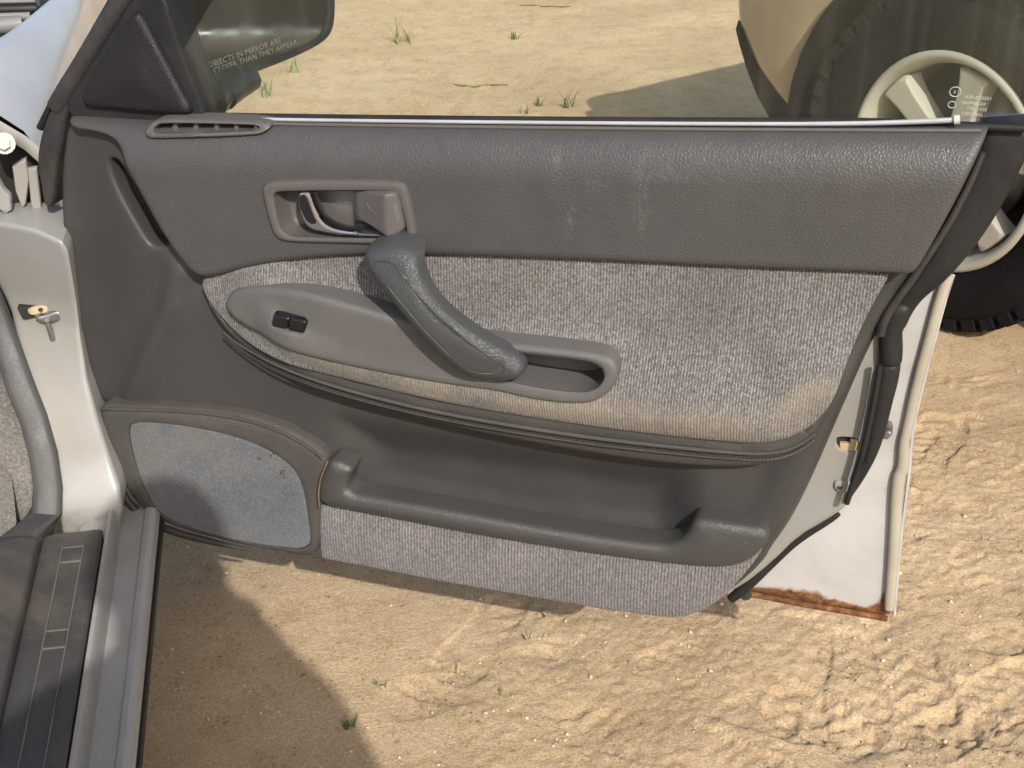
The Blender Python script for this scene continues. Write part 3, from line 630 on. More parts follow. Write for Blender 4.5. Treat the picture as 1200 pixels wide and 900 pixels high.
# --- lower moulded trim (kick area, storage recess, right border): one pressed panel with real relief
trim_px = [(72, 138), (63, 190), (62, 240), (66, 300), (73, 350), (84, 400), (97, 446), (106, 472), (120, 482), (200, 500), (320, 540), (372, 575), (374, 625), (380, 640), (600, 690), (770, 715), (835, 706), (872, 684), (903, 648), (928, 612), (955, 556), (985, 486), (1010, 430), (1036, 384), (1062, 345), (1088, 298), (1120, 230), (1146, 180), (1100, 172), (600, 172), (250, 165), (140, 160)]
slot_px = [(126, 189), (131, 186), (139, 190), (150, 207), (166, 231), (183, 259), (197, 283), (196, 289), (184, 289), (176, 287), (171, 280), (160, 262), (142, 232), (130, 207)]
kick_crease = np.array(dp([(214, 318), (196, 372), (168, 434), (150, 470)]))
arm_under = np.array(dp([(200, 380), (300, 470), (400, 505), (500, 525), (600, 545), (700, 560), (800, 568), (900, 572), (960, 560)]))
lip_line = np.array(dp([(380, 590), (420, 590), (600, 622), (760, 646), (830, 660)]))
rec_px = np.array(dp([(404, 500), (600, 530), (800, 556), (806, 615), (790, 650), (640, 640), (415, 590), (408, 560)]))
border = np.array(dp([(1150, 165), (1118, 230), (1085, 300), (1060, 345), (1036, 384), (1010, 430), (985, 486), (955, 556), (928, 612), (903, 648)]))
def trim_w(P, d):
    w = np.zeros(len(P))
    dk = segdist(P, kick_crease, False); lft = ss(-.02, .02, np.interp(P[:, 1], kick_crease[::-1, 1], kick_crease[::-1, 0])-P[:, 0])
    w += .010*np.exp(-(dk/.016)**2)-.012*(1-lft)*ss(.62, .70, P[:, 1])          # crease between kick face and door face
    w -= .014*ss(.0, .10, P[:, 0]*0+np.maximum(0, .12-P[:, 0]))                # turns back towards the hinge
    sd = np.where(inside(P, rec_px), 1, -1)*segdist(P, rec_px)
    w -= .030*ss(-.030, .050, sd)                                              # storage recess
    db = segdist(P, border, False); w += .006*ss(.055, .030, db)*ss(.35, .42, P[:, 1])-.012*ss(.012, 0, db)
    return w
trim = dpanel('lower_trim', trim_px, trim_w, MT['trim'], r=.009, back=-.03, smooth=2, sp=.009, wp=0.0, holes=[dp(slot_px, 0)], hr=.006, bs=.005)
dpanel('slot_back', [(118, 178), (145, 180), (205, 290), (170, 296), (120, 205)], -.028, MT['dark'], trim, r=0, back=-.03, smooth=0, sp=.03)
sp_o = dp([(134, 210), (137, 211), (148, 230), (163, 256), (175, 276), (182, 289), (176, 288), (160, 264), (142, 234)], -.012)
sheet('slot_foam', sp_o, MT['tan'], trim, w=lambda P, d: -.014+0*d, r=.004, back=-.028, sp=.01, bs=.004)

# --- speaker pod
pod_px = [(114, 476), (130, 476), (210, 479), (275, 486), (325, 500), (362, 520), (385, 538), (381, 560), (374, 592), (374, 656), (340, 652), (300, 645), (240, 632), (190, 616), (160, 596), (142, 570), (128, 535), (116, 500)]
grl_px = [(150, 502), (156, 497), (168, 495), (220, 500), (280, 513), (320, 531), (345, 550), (355, 572), (361, 610), (364, 636), (357, 643), (345, 644), (300, 639), (240, 626), (196, 610), (176, 590), (163, 560), (153, 525)]
pod = dpanel('speaker_pod', pod_px, lambda P, d: .020+.010*ss(.03, .10, P[:, 0])*0+0*d, MT['border'], r=.011, back=-.02, sp=.012, wp=.02, holes=[dp(grl_px, .02)], hr=.004, bs=.005)
grille = dpanel('speaker_grille', grl_px, lambda P, d: .0185+.004*ss(0, .05, d), MT['felt'], pod, r=.0025, back=.005, sp=.012, wp=.02)
rh = random.Random(3)
for (cx, cy, n) in ((331, 556, 11), (302, 537, 5), (318, 532, 5)):            # perforations where the felt is worn through
    for k in range(n):
        q = (cx+rh.uniform(-3.5, 3.5), cy+rh.uniform(-5, 5) if n > 6 else cy+rh.uniform(-3, 3)); a = d3(q, .0222); b = d3(q, .0232)
        tube('worn_spot', [a, b], .0012, MT['tan'] if k % 2 else MT['dark'], grille, 8, smooth_n=0)
tube('pod_edge', [d3(q, .012) for q in ((113, 500), (128, 545), (146, 585), (172, 610), (205, 624), (245, 634), (275, 641), (300, 645))], [.004, .006, .005, .001], MT['trim'], pod, 8)
tube('pod_rim', [d3(q, .021) for q in ((118, 479), (210, 481), (275, 488), (322, 502), (358, 521), (379, 538))], .0022, MT['border'], pod, 6)
dpanel('bracket_tab', [(110, 482), (120, 485), (120, 496), (112, 503)], .0, MT['tan'], pod, r=.001, back=-.02, smooth=0, sp=.02, bs=.003)

# --- storage pocket lip and carpeted foot
lip_px = [(373, 594), (371, 575), (376, 556), (384, 540), (396, 542), (409, 549), (413, 552), (408, 562), (405, 574), (412, 580), (430, 583), (520, 599), (640, 621), (720, 634), (775, 641), (796, 636), (806, 624), (813, 610), (830, 611), (870, 617), (895, 621), (902, 628), (898, 640), (885, 655), (866, 665), (845, 668), (800, 665), (720, 655), (640, 643), (520, 622), (430, 604)]
dpanel('pocket_lip', lip_px, lambda P, d: .030+.004*ss(.0, .03, d), MT['pocket'], r=.009, back=-.005, sp=.01, wp=.03, bs=.004)
tube('pocket_seam', [d3(q, .0335) for q in ((384, 541), (377, 556), (373, 574), (374, 594))], .0012, MT['tan'], door, 6)
crp_px = [(373, 592), (372.5, 596), (373, 620), (374, 650), (374.5, 656), (380, 657), (440, 668), (520, 684), (620, 701), (700, 715), (750, 722), (785, 726), (815, 722), (845, 704), (868, 680), (888, 655), (895, 640), (840, 655), (720, 645), (520, 612), (430, 598), (380, 592)]
dpanel('carpet_strip', crp_px, lambda P, d: .014+.004*ss(0, .03, d), MT['carpet'], r=.006, back=-.02, sp=.012, wp=.014, smooth=1)
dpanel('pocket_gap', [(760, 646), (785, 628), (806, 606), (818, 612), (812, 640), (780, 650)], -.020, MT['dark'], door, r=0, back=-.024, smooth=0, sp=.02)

# --- armrest: vinyl bolster under a fabric cushion
fab_px = [(234, 330), (246, 322), (300, 308), (362, 299), (430, 296), (500, 295), (700, 302), (900, 312), (1047, 318), (1030, 350), (1008, 392), (990, 432), (978, 468), (962, 496), (940, 515), (905, 526), (850, 523), (780, 516), (700, 506), (600, 491), (500, 473), (400, 448), (335, 425), (285, 399), (254, 369), (240, 348)]
botline = np.array(chaikin(dp([(236, 335), (240, 348), (254, 369), (285, 399), (335, 425), (400, 448), (500, 473), (600, 491), (700, 506), (780, 516), (850, 523), (905, 526), (940, 515), (962, 496)], .045), 2, False))
def arm_base(P):
    db = segdist(P, botline, False)
    u = P[:, 0]; u0 = botline[:, 0].min()
    amp = ss(u0-.005, u0+.12, u)*(1-.45*ss(.86, .97, u)); 
    peak = .016+.034*amp
    prof = .016+(peak-.016)*ss(.125, .040, db)-(.012*amp)*ss(.030, .0, db)
    return prof
AW = lambda L: [(x, y, .020 if (y < 330 and x > 250) else .018+.030*float(ss(235, 420, x))-.012*float(ss(940, 1000, x))) for x, y in L]
bol_px = [(232, 334), (246, 318), (300, 304), (430, 292), (700, 298), (1047, 314), (1032, 352), (1010, 394), (992, 434), (980, 470), (964, 502), (948, 530), (908, 556), (850, 561), (780, 557), (700, 546), (600, 528), (500, 507), (400, 477), (330, 447), (280, 414), (250, 379), (237, 352)]
cup_px = [(540, 399), (600, 408.5), (660, 415), (697, 420), (709, 428), (710, 441), (701, 453), (684, 457), (640, 452), (600, 444), (545, 433)]
hole_px = [(a+(-4 if a < 560 else 5 if a > 690 else 0), b+(-4 if b < 428 else 4)) for a, b in cup_px]
swh_px = dens([(322, 359), (367, 368), (362, 390), (318, 381)], 4)
cuts = [dp(hole_px, .052), dp(swh_px, .044)]
fabloop = np.array(dp(AW(fab_px)))
def bol_w(P, d):
    db = segdist(P, botline, False); amp = ss(.24, .36, P[:, 0])*(1-.45*ss(.86, .97, P[:, 0])); out = ~inside(P, fabloop) & (db < .08) & (below(P, np.array(dp([(200, 345), (300, 330), (1100, 400)], .03))) > 0)
    return np.where(out, .016+.022*amp-.22*db*amp, arm_base(P)-.004)
dpanel('armrest_bolster', AW(bol_px), bol_w, MT['border'], r=.010, back=-.012, sp=.010, wp=.035, bs=.005, holes=cuts, hr=0)
fab = dpanel('fabric_insert', AW(fab_px), lambda P, d: arm_base(P)+.004, MT['fabric'], r=.006, back=.0, sp=.010, wp=.035, bs=.005, holes=cuts, hr=0)
attr(fab, 'dirt', lambda c: .9*ss(.30, .42, c[:, 0])*ss(.062, .030, segdist(c[:, [0, 2]], botline, False))*ss(.0, .008, segdist(c[:, [0, 2]], botline, False)-.004)+.10)
def on_arm(q, lift, wp=.04):
    a = np.array([uv(DM, q[0], q[1], wp)]); w = float(arm_base(a)[0])+lift; u, v = uv(DM, q[0], q[1], w); return (u, -w, v)
pip = [(262, 389), (282, 406), (330, 432), (400, 456), (500, 481), (600, 499), (700, 514), (780, 523), (850, 530), (905, 533), (938, 522), (955, 508)]
tube('piping', [on_arm(q, -.004) for q in pip], [.001, .0026, .0028, .0028, .002], MT['border'], door, 8, step=.008)
tube('piping', [on_arm((a, b+7), -.009) for a, b in pip], [.0008, .0020, .0022, .0022, .0015], MT['border'], door, 8, step=.008)
# stitches along the piping, joined: too small to pick apart
sv, sf = [], []
sp_ = resample(chaikin([on_arm((a, b+5), -.0035) for a, b in pip], 2, False), .0042, False)
for i in range(0, len(sp_)-1):
    a, b = sp_[i], sp_[i]+(sp_[i+1]-sp_[i])*.68; n0 = len(sv)
    for p in (a, b): sv += [p+[0, -.0012, .0006], p+[0, -.0012, -.0006], p+[0, .001, -.0006], p+[0, .001, .0006]]
    sf += [(n0, n0+1, n0+5, n0+4), (n0+1, n0+2, n0+6, n0+5), (n0+3, n0, n0+4, n0+7), (n0, n0+3, n0+2, n0+1), (n0+4, n0+5, n0+6, n0+7)]
tag(mesh('stitching', sv, sf, MT['pocket'], door, False), kind='stuff')

# --- switch plate with pull cup, window switch
plate_px = [(257, 364), (261, 351), (274, 343), (300, 338.5), (330, 338), (372, 343), (430, 358), (480, 374), (530, 388), (575, 397), (640, 404), (700, 411), (720, 418), (727, 432), (722, 450), (708, 464), (690, 470), (660, 470), (615, 463), (585, 455), (540, 450), (470, 438), (400, 424), (340, 409), (298, 394), (268, 378)]
cup_px = [(540, 399), (600, 408.5), (660, 415), (697, 420), (709, 428), (710, 441), (701, 453), (684, 457), (640, 452), (600, 444), (545, 433)]
sw_px = dens([(325, 362), (364, 370), (360, 387), (321, 379)], 6)
def plate_w(P, d): return np.maximum(.036+.021*ss(.20, .42, P[:, 0]), arm_base(P)+.0085)
plate = dpanel('switch_plate', plate_px, plate_w, MT['switchplate'], r=.007, back=.010, sp=.012, wp=.048, holes=[dp(cup_px, .05), dp(sw_px, .044)], hr=.0025, bs=.005)
cup_o = np.array(dp(cup_px, .05)); cc = cup_o.mean(0)
lp = resample(chaikin(cup_o, 2), .006); secs = []
for (sc, w) in ((1.0, .0575), (.99, .050), (.985, .035), (.96, .018), (.90, .008), (.6, .006), (.02, .006)): secs.append([(cc[0]+(a-cc[0])*sc, -w, cc[1]+(b-cc[1])*(sc if sc > .9 else sc)) for a, b in lp])
loft('pull_cup', secs, MT['switchplate'], plate, True, auto=50)
SWW = float(plate_w(np.array([uv(DM, 342, 374, .046)]), np.zeros(1))[0]); print('switch w', SWW)
sw = dpanel('window_switch', [(326, 363.5), (362.5, 371), (359, 385.5), (323, 378)], SWW-.004, MT['black'], plate, r=.0008, back=.02, smooth=0, sp=.02, bs=.003)
dpanel('rocker', dens([(325.5, 364.5), (343.5, 368), (340.5, 382), (322, 378)]), lambda P, d: SWW-.001+0*d, MT['black'], sw, r=.002, back=.03, smooth=1, sp=.01, bs=.0025, wp=.042)
dpanel('rocker', dens([(344.5, 368.5), (363, 372), (359.5, 386), (341.5, 382.5)]), lambda P, d: SWW+.0025+0*d, MT['black'], sw, r=.0025, back=.03, smooth=1, sp=.01, bs=.0025, wp=.046)

# --- pull grip: an arched bar standing off the armrest
grip_px = [(421, 306), (422, 298), (430, 292), (446, 289), (462, 290), (478, 295), (488, 303), (492, 315), (497, 330), (512, 352), (535, 374), (562, 396), (590, 417), (606, 429), (611, 438), (608, 448), (597, 453), (578, 454), (556, 449), (540, 440), (524, 424), (500, 396), (474, 366), (448, 338), (430, 320)]
ga, gb = np.array(dp([(455, 300)], .09)[0]), np.array(dp([(585, 440)], .09)[0]); gl_ = np.linalg.norm(gb-ga); gd = (gb-ga)/gl_
def grip_t(P): return ((P-ga)@gd)/gl_
def grip_w(P, d=None): t = np.clip(grip_t(P), -.1, 1.1); return .078+.020*np.sin(np.clip(t*.92+.10, 0, 1)*math.pi)**.75
def grip_b(P): t = grip_t(P); return np.maximum(grip_w(P)-.030-.05*ss(.16, .02, t)-.05*ss(.84, .98, t), .018+.036*ss(.3, .6, t))
grip = dpanel('pull_grip', grip_px, grip_w, MT['grip'], r=.013, back=grip_b, sp=.008, wp=.084, bs=.004, cap=True)
pad_px = [(435, 313), (440, 309), (452, 308), (461, 311), (470, 321), (520, 373), (560, 410), (587, 436), (588, 442), (575, 445), (556, 442), (543, 434), (526, 416), (500, 386), (470, 352), (448, 330)]
dpanel('grip_pad', pad_px, lambda P, d: grip_w(P)-.0005, MT['grip'], grip, r=.0012, back=lambda P: grip_w(P)-.006, sp=.008, wp=.093, bs=.004)
padl = chaikin([(*dp([q], .093)[0], 0) for q in pad_px], 2)
tube('pad_seam', [(a, -float(grip_w(np.array([[a, b]]))[0])-.0002, b) for a, b, _ in resample(padl, .006)], .0008, MT['pocket'], grip, 6, closed=True, smooth_n=0)

# --- upper vinyl trim
up_px = [(76, 134, 0), (120, 137, 0), (170, 141, -.003), (400, 144, -.003), (800, 149, -.003), (1150, 150, 0), (1160, 152, .005), (1158, 162), (1140, 196), (1112, 250), (1084, 300), (1070, 322), (1046, 319), (900, 314), (700, 304), (500, 297), (430, 297), (362, 301), (300, 310), (248, 324), (234, 323), (222, 314), (206, 294), (184, 260), (160, 216), (146, 192), (141, 176), (128, 164), (100, 158), (74, 156)]
topl = np.array(dp([(60, 133), (170, 141), (400, 144), (800, 149), (1165, 151)], .0))
bz_px = [(306, 222), (309, 216), (318, 212.5), (360, 211), (460, 212), (472, 216), (478, 224), (487, 270), (488, 279), (484, 285), (470, 287), (400, 285.5), (338, 284), (325, 280), (318, 270)]
bi_px = [(321, 232), (322, 227), (328, 225), (380, 224), (458, 224), (464, 227), (468, 234), (476, 268), (476, 275), (471, 278), (400, 278), (345, 277.5), (334, 274), (328, 266)]
def up_w(P, d):
    dt = below(P, topl); k = np.clip(1-dt/.052, 0, 1)
    return .032-.036*(1-np.sqrt(np.clip(1-k*k, 0, 1)))-.010*ss(.18, .0, P[:, 0])+.0012*np.exp(-((P[:, 0]-uv(DM, 652, 190)[0])/.012)**2)*ss(.02, .05, dt)*ss(.09, .06, dt)
upper = dpanel('upper_trim', up_px, up_w, MT['upper'], r=.007, back=-.012, smooth=2, sp=.009, wp=.026, holes=[dp(bi_px, .036)], hr=.001, bs=.005)

marks = [((752, 232), .006, .040), ((668, 258), .004, .025), ((652, 183), .010, .006), ((785, 203), .022, .005), ((700, 215), .010, .005)]
def scf(c):
    s_ = np.zeros(len(c))
    for q, a, b in marks: u, v = uv(DM, q[0], q[1], .03); s_ += np.exp(-((c[:, 0]-u)/a)**2-((c[:, 2]-v)/b)**2)
    return s_
attr(upper, 'scuff', scf)
# --- inside release: bezel, cup, chrome lever, lock knob
bez = dpanel('release_bezel', bz_px, .0385, MT['bezel'], r=.004, back=.025, sp=.01, wp=.037, holes=[dp(bi_px, .037)], hr=.004, bs=.003)
bo = np.array(dp(bi_px, .037)); bc = bo.mean(0); lp = resample(chaikin(bo, 2), .004); secs = []
for sc, w in ((1.0, .036), (.99, .026), (.96, .012), (.90, .007), (.5, .006), (.01, .006)): secs.append([(bc[0]+(a-bc[0])*(1-(1-sc)*.6), -w, bc[1]+(b-bc[1])*sc) for a, b in lp])
loft('release_cup', secs, MT['bezel'], bez, True, auto=60)
def lever_w(P, d): c = uv(DM, 356, 245, .035); return .034+.010*ss(c[0]-.02, c[0]+.05, P[:, 0])+0*d
lev = dpanel('release_lever', [(347, 227), (351, 224), (362, 224), (365, 228), (370, 243), (378, 257), (390, 264), (410, 268), (449, 271), (452, 274), (449, 276), (410, 275), (375, 272), (362, 269), (354, 261), (348, 246)], lever_w, MT['chrome'], bez, r=.004, back=.022, sp=.006, wp=.037, bs=.002, cap=True)
dpanel('lever_reflection', [(349.5, 229), (359, 227), (362, 235), (369, 252), (374, 260), (366, 264), (357, 258), (351, 245)], lambda P, d: lever_w(P, d)+.0006, MT['black'], lev, r=.0012, back=.03, sp=.006, wp=.037, bs=.002)  # black inset paints a dark reflection onto the chrome paddle
kx = uv(DM, 454, 250, .045)[0]; k0 = uv(DM, 410, 240, .03)[0]; k1 = uv(DM, 474, 250, .045)[0]
def knob_w(P, d): return np.where(P[:, 0] < kx, .026+.024*(P[:, 0]-k0)/(kx-k0), .050-.014*(P[:, 0]-kx)/(k1-kx))
knob = dpanel('lock_knob', [(410, 228), (414, 225), (440, 225), (462, 225), (466, 229), (473, 264), (473, 271), (462, 277), (454, 275), (432, 266), (416, 262), (413, 256)], knob_w, MT['bezel'], bez, r=.003, back=.010, sp=.005, wp=.042, bs=.0025, cap=True)
sv, sf = [], []
for i in range(7):
    for j in range(12):
        q = (414+i*1.9+j*.35, 228+j*2.6)
        u, v = uv(DM, q[0], q[1], .03); w = float(knob_w(np.array([[u, v]]), 0)[0])+.0002; n0 = len(sv)
        for a, b in ((-1, -1), (1, -1), (1, 1), (-1, 1)): sv.append((u+a*.0004, -w, v+b*.0005))
        sv.append((u, -w-.0006, v)); sf += [(n0, n0+1, n0+4), (n0+1, n0+2, n0+4), (n0+2, n0+3, n0+4), (n0+3, n0, n0+4)]
tag(mesh('knob_dots', sv, sf, MT['bezel'], knob, False), kind='stuff')
def onknob(q): u, v = uv(DM, q[0], q[1], .04); return (u, -float(knob_w(np.array([[u, v]]), 0)[0])-.0004, v)
for a, b in (((428, 238), (434, 247)), ((434, 247), (442, 250)), ((430, 244), (427, 248)), ((441, 250), (440, 254))): tube('key_symbol', [onknob(a), onknob(b)], .0005, MT['switchplate'], knob, 6, smooth_n=0)
dpanel('knob_mark', [(460, 240), (465, 239), (469, 262), (464, 266)], lambda P, d: knob_w(P, d)+.0006, MT['switchplate'], knob, r=.0006, back=.03, sp=.006, wp=.045, bs=.002)

# --- side-window demister vent on the top ledge
vent_px = [(172, 154), (175, 146), (182, 140.5), (200, 139.5), (290, 143), (312, 145.5), (316, 149), (311, 155), (300, 158), (240, 159.5), (185, 161), (174, 160)]
vin_px = [(180, 153), (184, 146), (190, 143.5), (290, 146.5), (306, 148.5), (302, 152.5), (292, 154), (240, 155), (186, 156)]
def vent_w(P, d): return .026-.45*np.maximum(0, P[:, 1]-uv(DM, 240, 158, .02)[1])+0*d
vent = dpanel('demister_vent', vent_px, vent_w, MT['bezel'], r=.0025, back=-.01, sp=.01, wp=.02, holes=[dp(vin_px, .02)], hr=.001, bs=.004)
dpanel('vent_throat', [(176, 158), (180, 142), (310, 146), (306, 157)], -.008, MT['trim'], vent, r=0, back=-.01, smooth=0, sp=.03)
for k, x in enumerate((206, 230, 254, 277, 300)):
    dpanel('vane', [(x-3, 144.2+k*.5), (x+1, 144.2+k*.5), (x+2.2, 155-k*.3), (x-6+k, 155-k*.3)], .014, MT['bezel'], vent, r=.0006, back=-.008, smooth=0, sp=.03, bs=.004)

# --- mirror sail panel, window run, glass, belt seals
sail_px = [(92, 122), (93, 112), (100, 97), (118, 68), (138, 38), (150, 19), (155, 15), (161, 19), (170, 34), (196, 84), (214, 118), (222, 134), (214, 137), (170, 134), (130, 130), (98, 128)]
def sail_w(P, d): return .006+.005*ss(0, .05, d)
dpanel('sail_panel', sail_px, sail_w, MT['sail'], r=.006, back=-.03, sp=.01, wp=.010, bs=.005)
dpanel('sail_backing', [(74, 128), (84, 108), (120, 54), (160, -12), (190, -12), (206, 40), (224, 90), (240, 132), (236, 139), (236, 146), (150, 146), (90, 142)], -.004, MT['rubber'], r=.004, back=-.05, smooth=1, sp=.02, wp=-.004)
tube('glass_run', [d3(q, -.012) for q in ((170, -15), (188, 32), (208, 80), (224, 116), (232, 136))], .0045, MT['rubberdusty'], door, 8)
GM = DM @ Matrix.Translation((0, .030, .85)) @ Matrix.Rotation(R_(14), 4, 'X')    # glass leans towards the cabin
gx0, gx1 = uv(GM, 236, 140)[0], uv(GM, 1222, 150)[0]
zb0, zb1 = uv(GM, 236, 140)[1], uv(GM, 1222, 150)[1]
gpts = [(gx0-.012, zb0-.012), (gx1, zb1-.004), (gx1-.004, zb1+.08), (gx1-.03, zb1+.26), (gx1-.10, zb1+.37), (gx1-.30, zb1+.41), (gx0+.42, zb0+.40), (gx0+.28, zb0+.36), (gx0-.10+.02, zb0+.05+.10)]
gpts[-1] = (gx0-.03, zb0+.08)
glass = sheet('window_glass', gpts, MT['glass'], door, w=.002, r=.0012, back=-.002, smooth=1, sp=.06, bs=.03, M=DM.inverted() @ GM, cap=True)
belt = [(232, 138.5), (400, 141.5), (700, 144.5), (900, 145.5), (1000, 145), (1070, 143), (1122, 140.5)]
tube('belt_rubber', [d3((a, b-3.0+(2.5 if a > 1000 else 0)), -.012) for a, b in belt[:-2]+[(1090, 146), (1204, 151)]], .0042, MT['rubber'], door, 8)
bst = tube('belt_strip', [d3(q, .000) for q in belt], [.0022, .0022, .0022, .0026, .0030], MT['alloy'], door, 8, flat=.8)
tube('strip_end', [d3((1118, 140.5), .001), d3((1125, 140), .001)], .0048, MT['etch'], bst, 8, smooth_n=0)
tube('belt_bead', [d3((a, b+4.2), .004) for a, b in ((318, 141), (500, 144), (800, 147.5), (1000, 148.5), (1150, 149))], .0022, MT['bezel'], door, 8)
# etched safety marks on the glass
GL = DM.inverted() @ GM
def gtext(s, q, size, sp=1.0):
    u, v = uv(GM, q[0], q[1], .0022); text('glass_mark', s, size*.85, GL @ Matrix.Translation((u, -.0024, v)), MT['etch'], glass, .0001, sp)
gtext('43R-000201', (1131, 115), .0058); gtext('TEMPERLEX', (1126, 121.5), .0052); gtext('T38    AS2', (1132, 128), .0052); gtext('CENTRAL', (1127, 134), .0052)
gtext('E', (1117.5, 109), .0045)
for (c, r) in (((1119.5, 107.5), .0052), ((1115.5, 122.5), .0036)):
    u, v = uv(GM, c[0], c[1], .0022); tube('glass_mark', [tuple(GL @ Vector((u+r*math.cos(a), -.0024, v+r*math.sin(a)))) for a in np.linspace(0, 2*math.pi, 20)[:-1]], .0004, MT['etch'], glass, 5, closed=True, smooth_n=0)

# --- wing mirror outside the glass
mc = np.array(DM @ Vector(d3((300, 40), -.16)))
rdir = Vector(mc-CAM).normalized()
MIRROR_TARGET = Vector((2.22, .92, .66))
tdir = (MIRROR_TARGET-Vector(mc)).normalized(); mn = (tdir-rdir).normalized()
print('mirror', mc, 'normal', mn)
mY = -mn; mX = mY.cross(Vector((0, 0, 1))).normalized()
MM = Matrix((mX, mY, mX.cross(mY))).transposed().to_4x4(); MM.translation = Vector(mc); ML = DM.inverted() @ MM
mg_px = [(196, -22), (204, 2), (222, 52), (238, 88), (244, 93), (254, 92), (300, 76), (345, 58), (372, 45), (381, 32), (383, 10), (382, -22), (370, -45), (220, -45)]
hs_px = [(186, -24), (196, 4), (216, 58), (232, 96), (243, 101), (262, 98), (310, 81), (352, 64), (380, 49), (390, 34), (392, 8), (391, -26), (376, -56), (210, -56)]
mir = sheet('wing_mirror', px(MM, hs_px, .0), MT['black'], door, w=.004, r=.004, back=-.012, sp=.02, M=ML, holes=[px(MM, mg_px, 0)], hr=.002, bs=.006, smooth=2)
mg = sheet('mirror_glass', px(MM, mg_px, 0), MT['mirror'], mir, w=0.0, r=0, back=-.003, sp=.04, M=ML, bs=.006)
ho = resample(chaikin(px(MM, hs_px, 0), 2), .008); hc = ho.mean(0); secs = []
for k, (sc, dep) in enumerate(((1.0, .012), (1.01, .03), (.99, .06), (.93, .085), (.80, .105), (.55, .118), (.02, .122))): secs.append([tuple(ML @ Vector((hc[0]+(a-hc[0])*sc, dep, hc[1]+(b-hc[1])*sc))) for a, b in ho])
loft('mirror_shell', secs, MT['fender'], mir, True, auto=60)
ft = [Vector(d3(q, w)) for q, w in (((238, 118), -.045), ((252, 112), -.075), ((268, 100), -.11), ((288, 86), -.15))]
tube('mirror_arm', ft, [.032, .027, .024, .024], MT['black'], mir, 12, flat=.7)
dpanel('mirror_foot', [(214, 92), (232, 100), (254, 108), (262, 118), (254, 132), (236, 140), (222, 128)], -.045, MT['black'], mir, r=.006, back=-.08, sp=.02, wp=-.045)
b0 = np.array(uv(MM, 246, 93)); b1 = np.array(uv(MM, 345, 58)); an = math.atan2(b1[1]-b0[1], b1[0]-b0[0])
for s, off, sh in (('OBJECTS IN MIRROR ARE', .0135, .002), ('CLOSER THAN THEY APPEAR', .0050, .007)):
    T = ML @ Matrix.Translation((b0[0], -.0006, b0[1])) @ Matrix.Rotation(-an, 4, 'Y') @ Matrix.Translation((sh, 0, off))
    text('mirror_lettering', s, .0098, T, MT['etchgrey'], mg, .0001)
# ------------------------------------------------------------------ beige off-road wagon parked beyond the door
aS = R_(152.6); sX = Vector((math.sin(aS), math.cos(aS), 0))
SM = frame((1.385, 2.605, 0), sX)              # local: +x to its rear, +y into the body, origin under the front wheel's outer face
suv = empty('offroad_wagon', SM, 'beige off-road wagon parked on the sand beyond the window, with a cream spoked wheel', 'car')
MT['beige'] = m_paint('beige_paint', (.34, .255, .165), False, .25, .25, .6)
MT['beigelow'] = m_paint('lower_cladding', (.15, .125, .09), False, .45, .4, .1)
MT['arch'] = m_simple('arch_black', (.007, .007, .008), .7, 0, .2, (80, .3, .003), .02, spec=.12)
MT['tyre'] = m_simple('tyre_rubber', (.008, .008, .0085), .75, 0, .25, (120, .25, .002), .02, spec=.12)
MT['cream'] = m_paint('wheel_paint', (.38, .36, .30), False, .45, .4, .1)
MT['bronze'] = m_paint('bronze_paint', (.085, .075, .062), False, .25, .3, .4)
def sq(q, w=0.0): return uv(SM, q[0], q[1], w)
# side silhouette (x to rear, z up) with both wheel openings
def arc(cx, cz, r, a0, a1, n): return [(cx+r*math.cos(a), cz+r*math.sin(a)) for a in np.linspace(R_(a0), R_(a1), n)]
side = [(-.62, .42), (-.46, .34)]+arc(0, .37, .425, 184, -4, 17)+[(.52, .30), (1.2, .28), (1.9, .28), (2.17, .30)]+arc(2.66, .37, .425, 184, -4, 17)+[(3.2, .34), (3.42, .42), (3.46, .62), (3.44, 1.0), (3.30, 1.08), (2.4, 1.10), (1.2, 1.08), (.62, 1.05), (.2, .985), (-.3, .97), (-.58, .93), (-.69, .87), (-.725, .66), (-.71, .52)]
BW = 1.74
def suv_w(P, d): z = P[:, 1]; return -.035+.030*np.exp(-((z-.68)/.26)**2)-.055*ss(-.45, -.74, P[:, 0])-.03*ss(3.2, 3.46, P[:, 0])
body = sheet('body', side, MT['beige'], suv, w=suv_w, r=.05, back=-BW, smooth=0, sp=.05, bs=.03, auto=50)
sheet('far_side', [(-.7, .45), (3.4, .45), (3.44, 1.0), (2.4, 1.10), (1.2, 1.08), (.62, 1.05), (.2, .985), (-.3, .93), (-.66, .85)], MT['beige'], suv, w=-BW+.002, r=0, back=-BW-.02, smooth=0, sp=.3, bs=.2)
sheet('front_valance', [(-.705, .535), (-.712, .50), (-.64, .38), (-.52, .30), (-.44, .27), (-.425, .36), (-.60, .44)], MT['arch'], suv, w=lambda P, d: suv_w(P, d)-.004, r=.015, back=-.4, smooth=1, sp=.03, bs=.02)
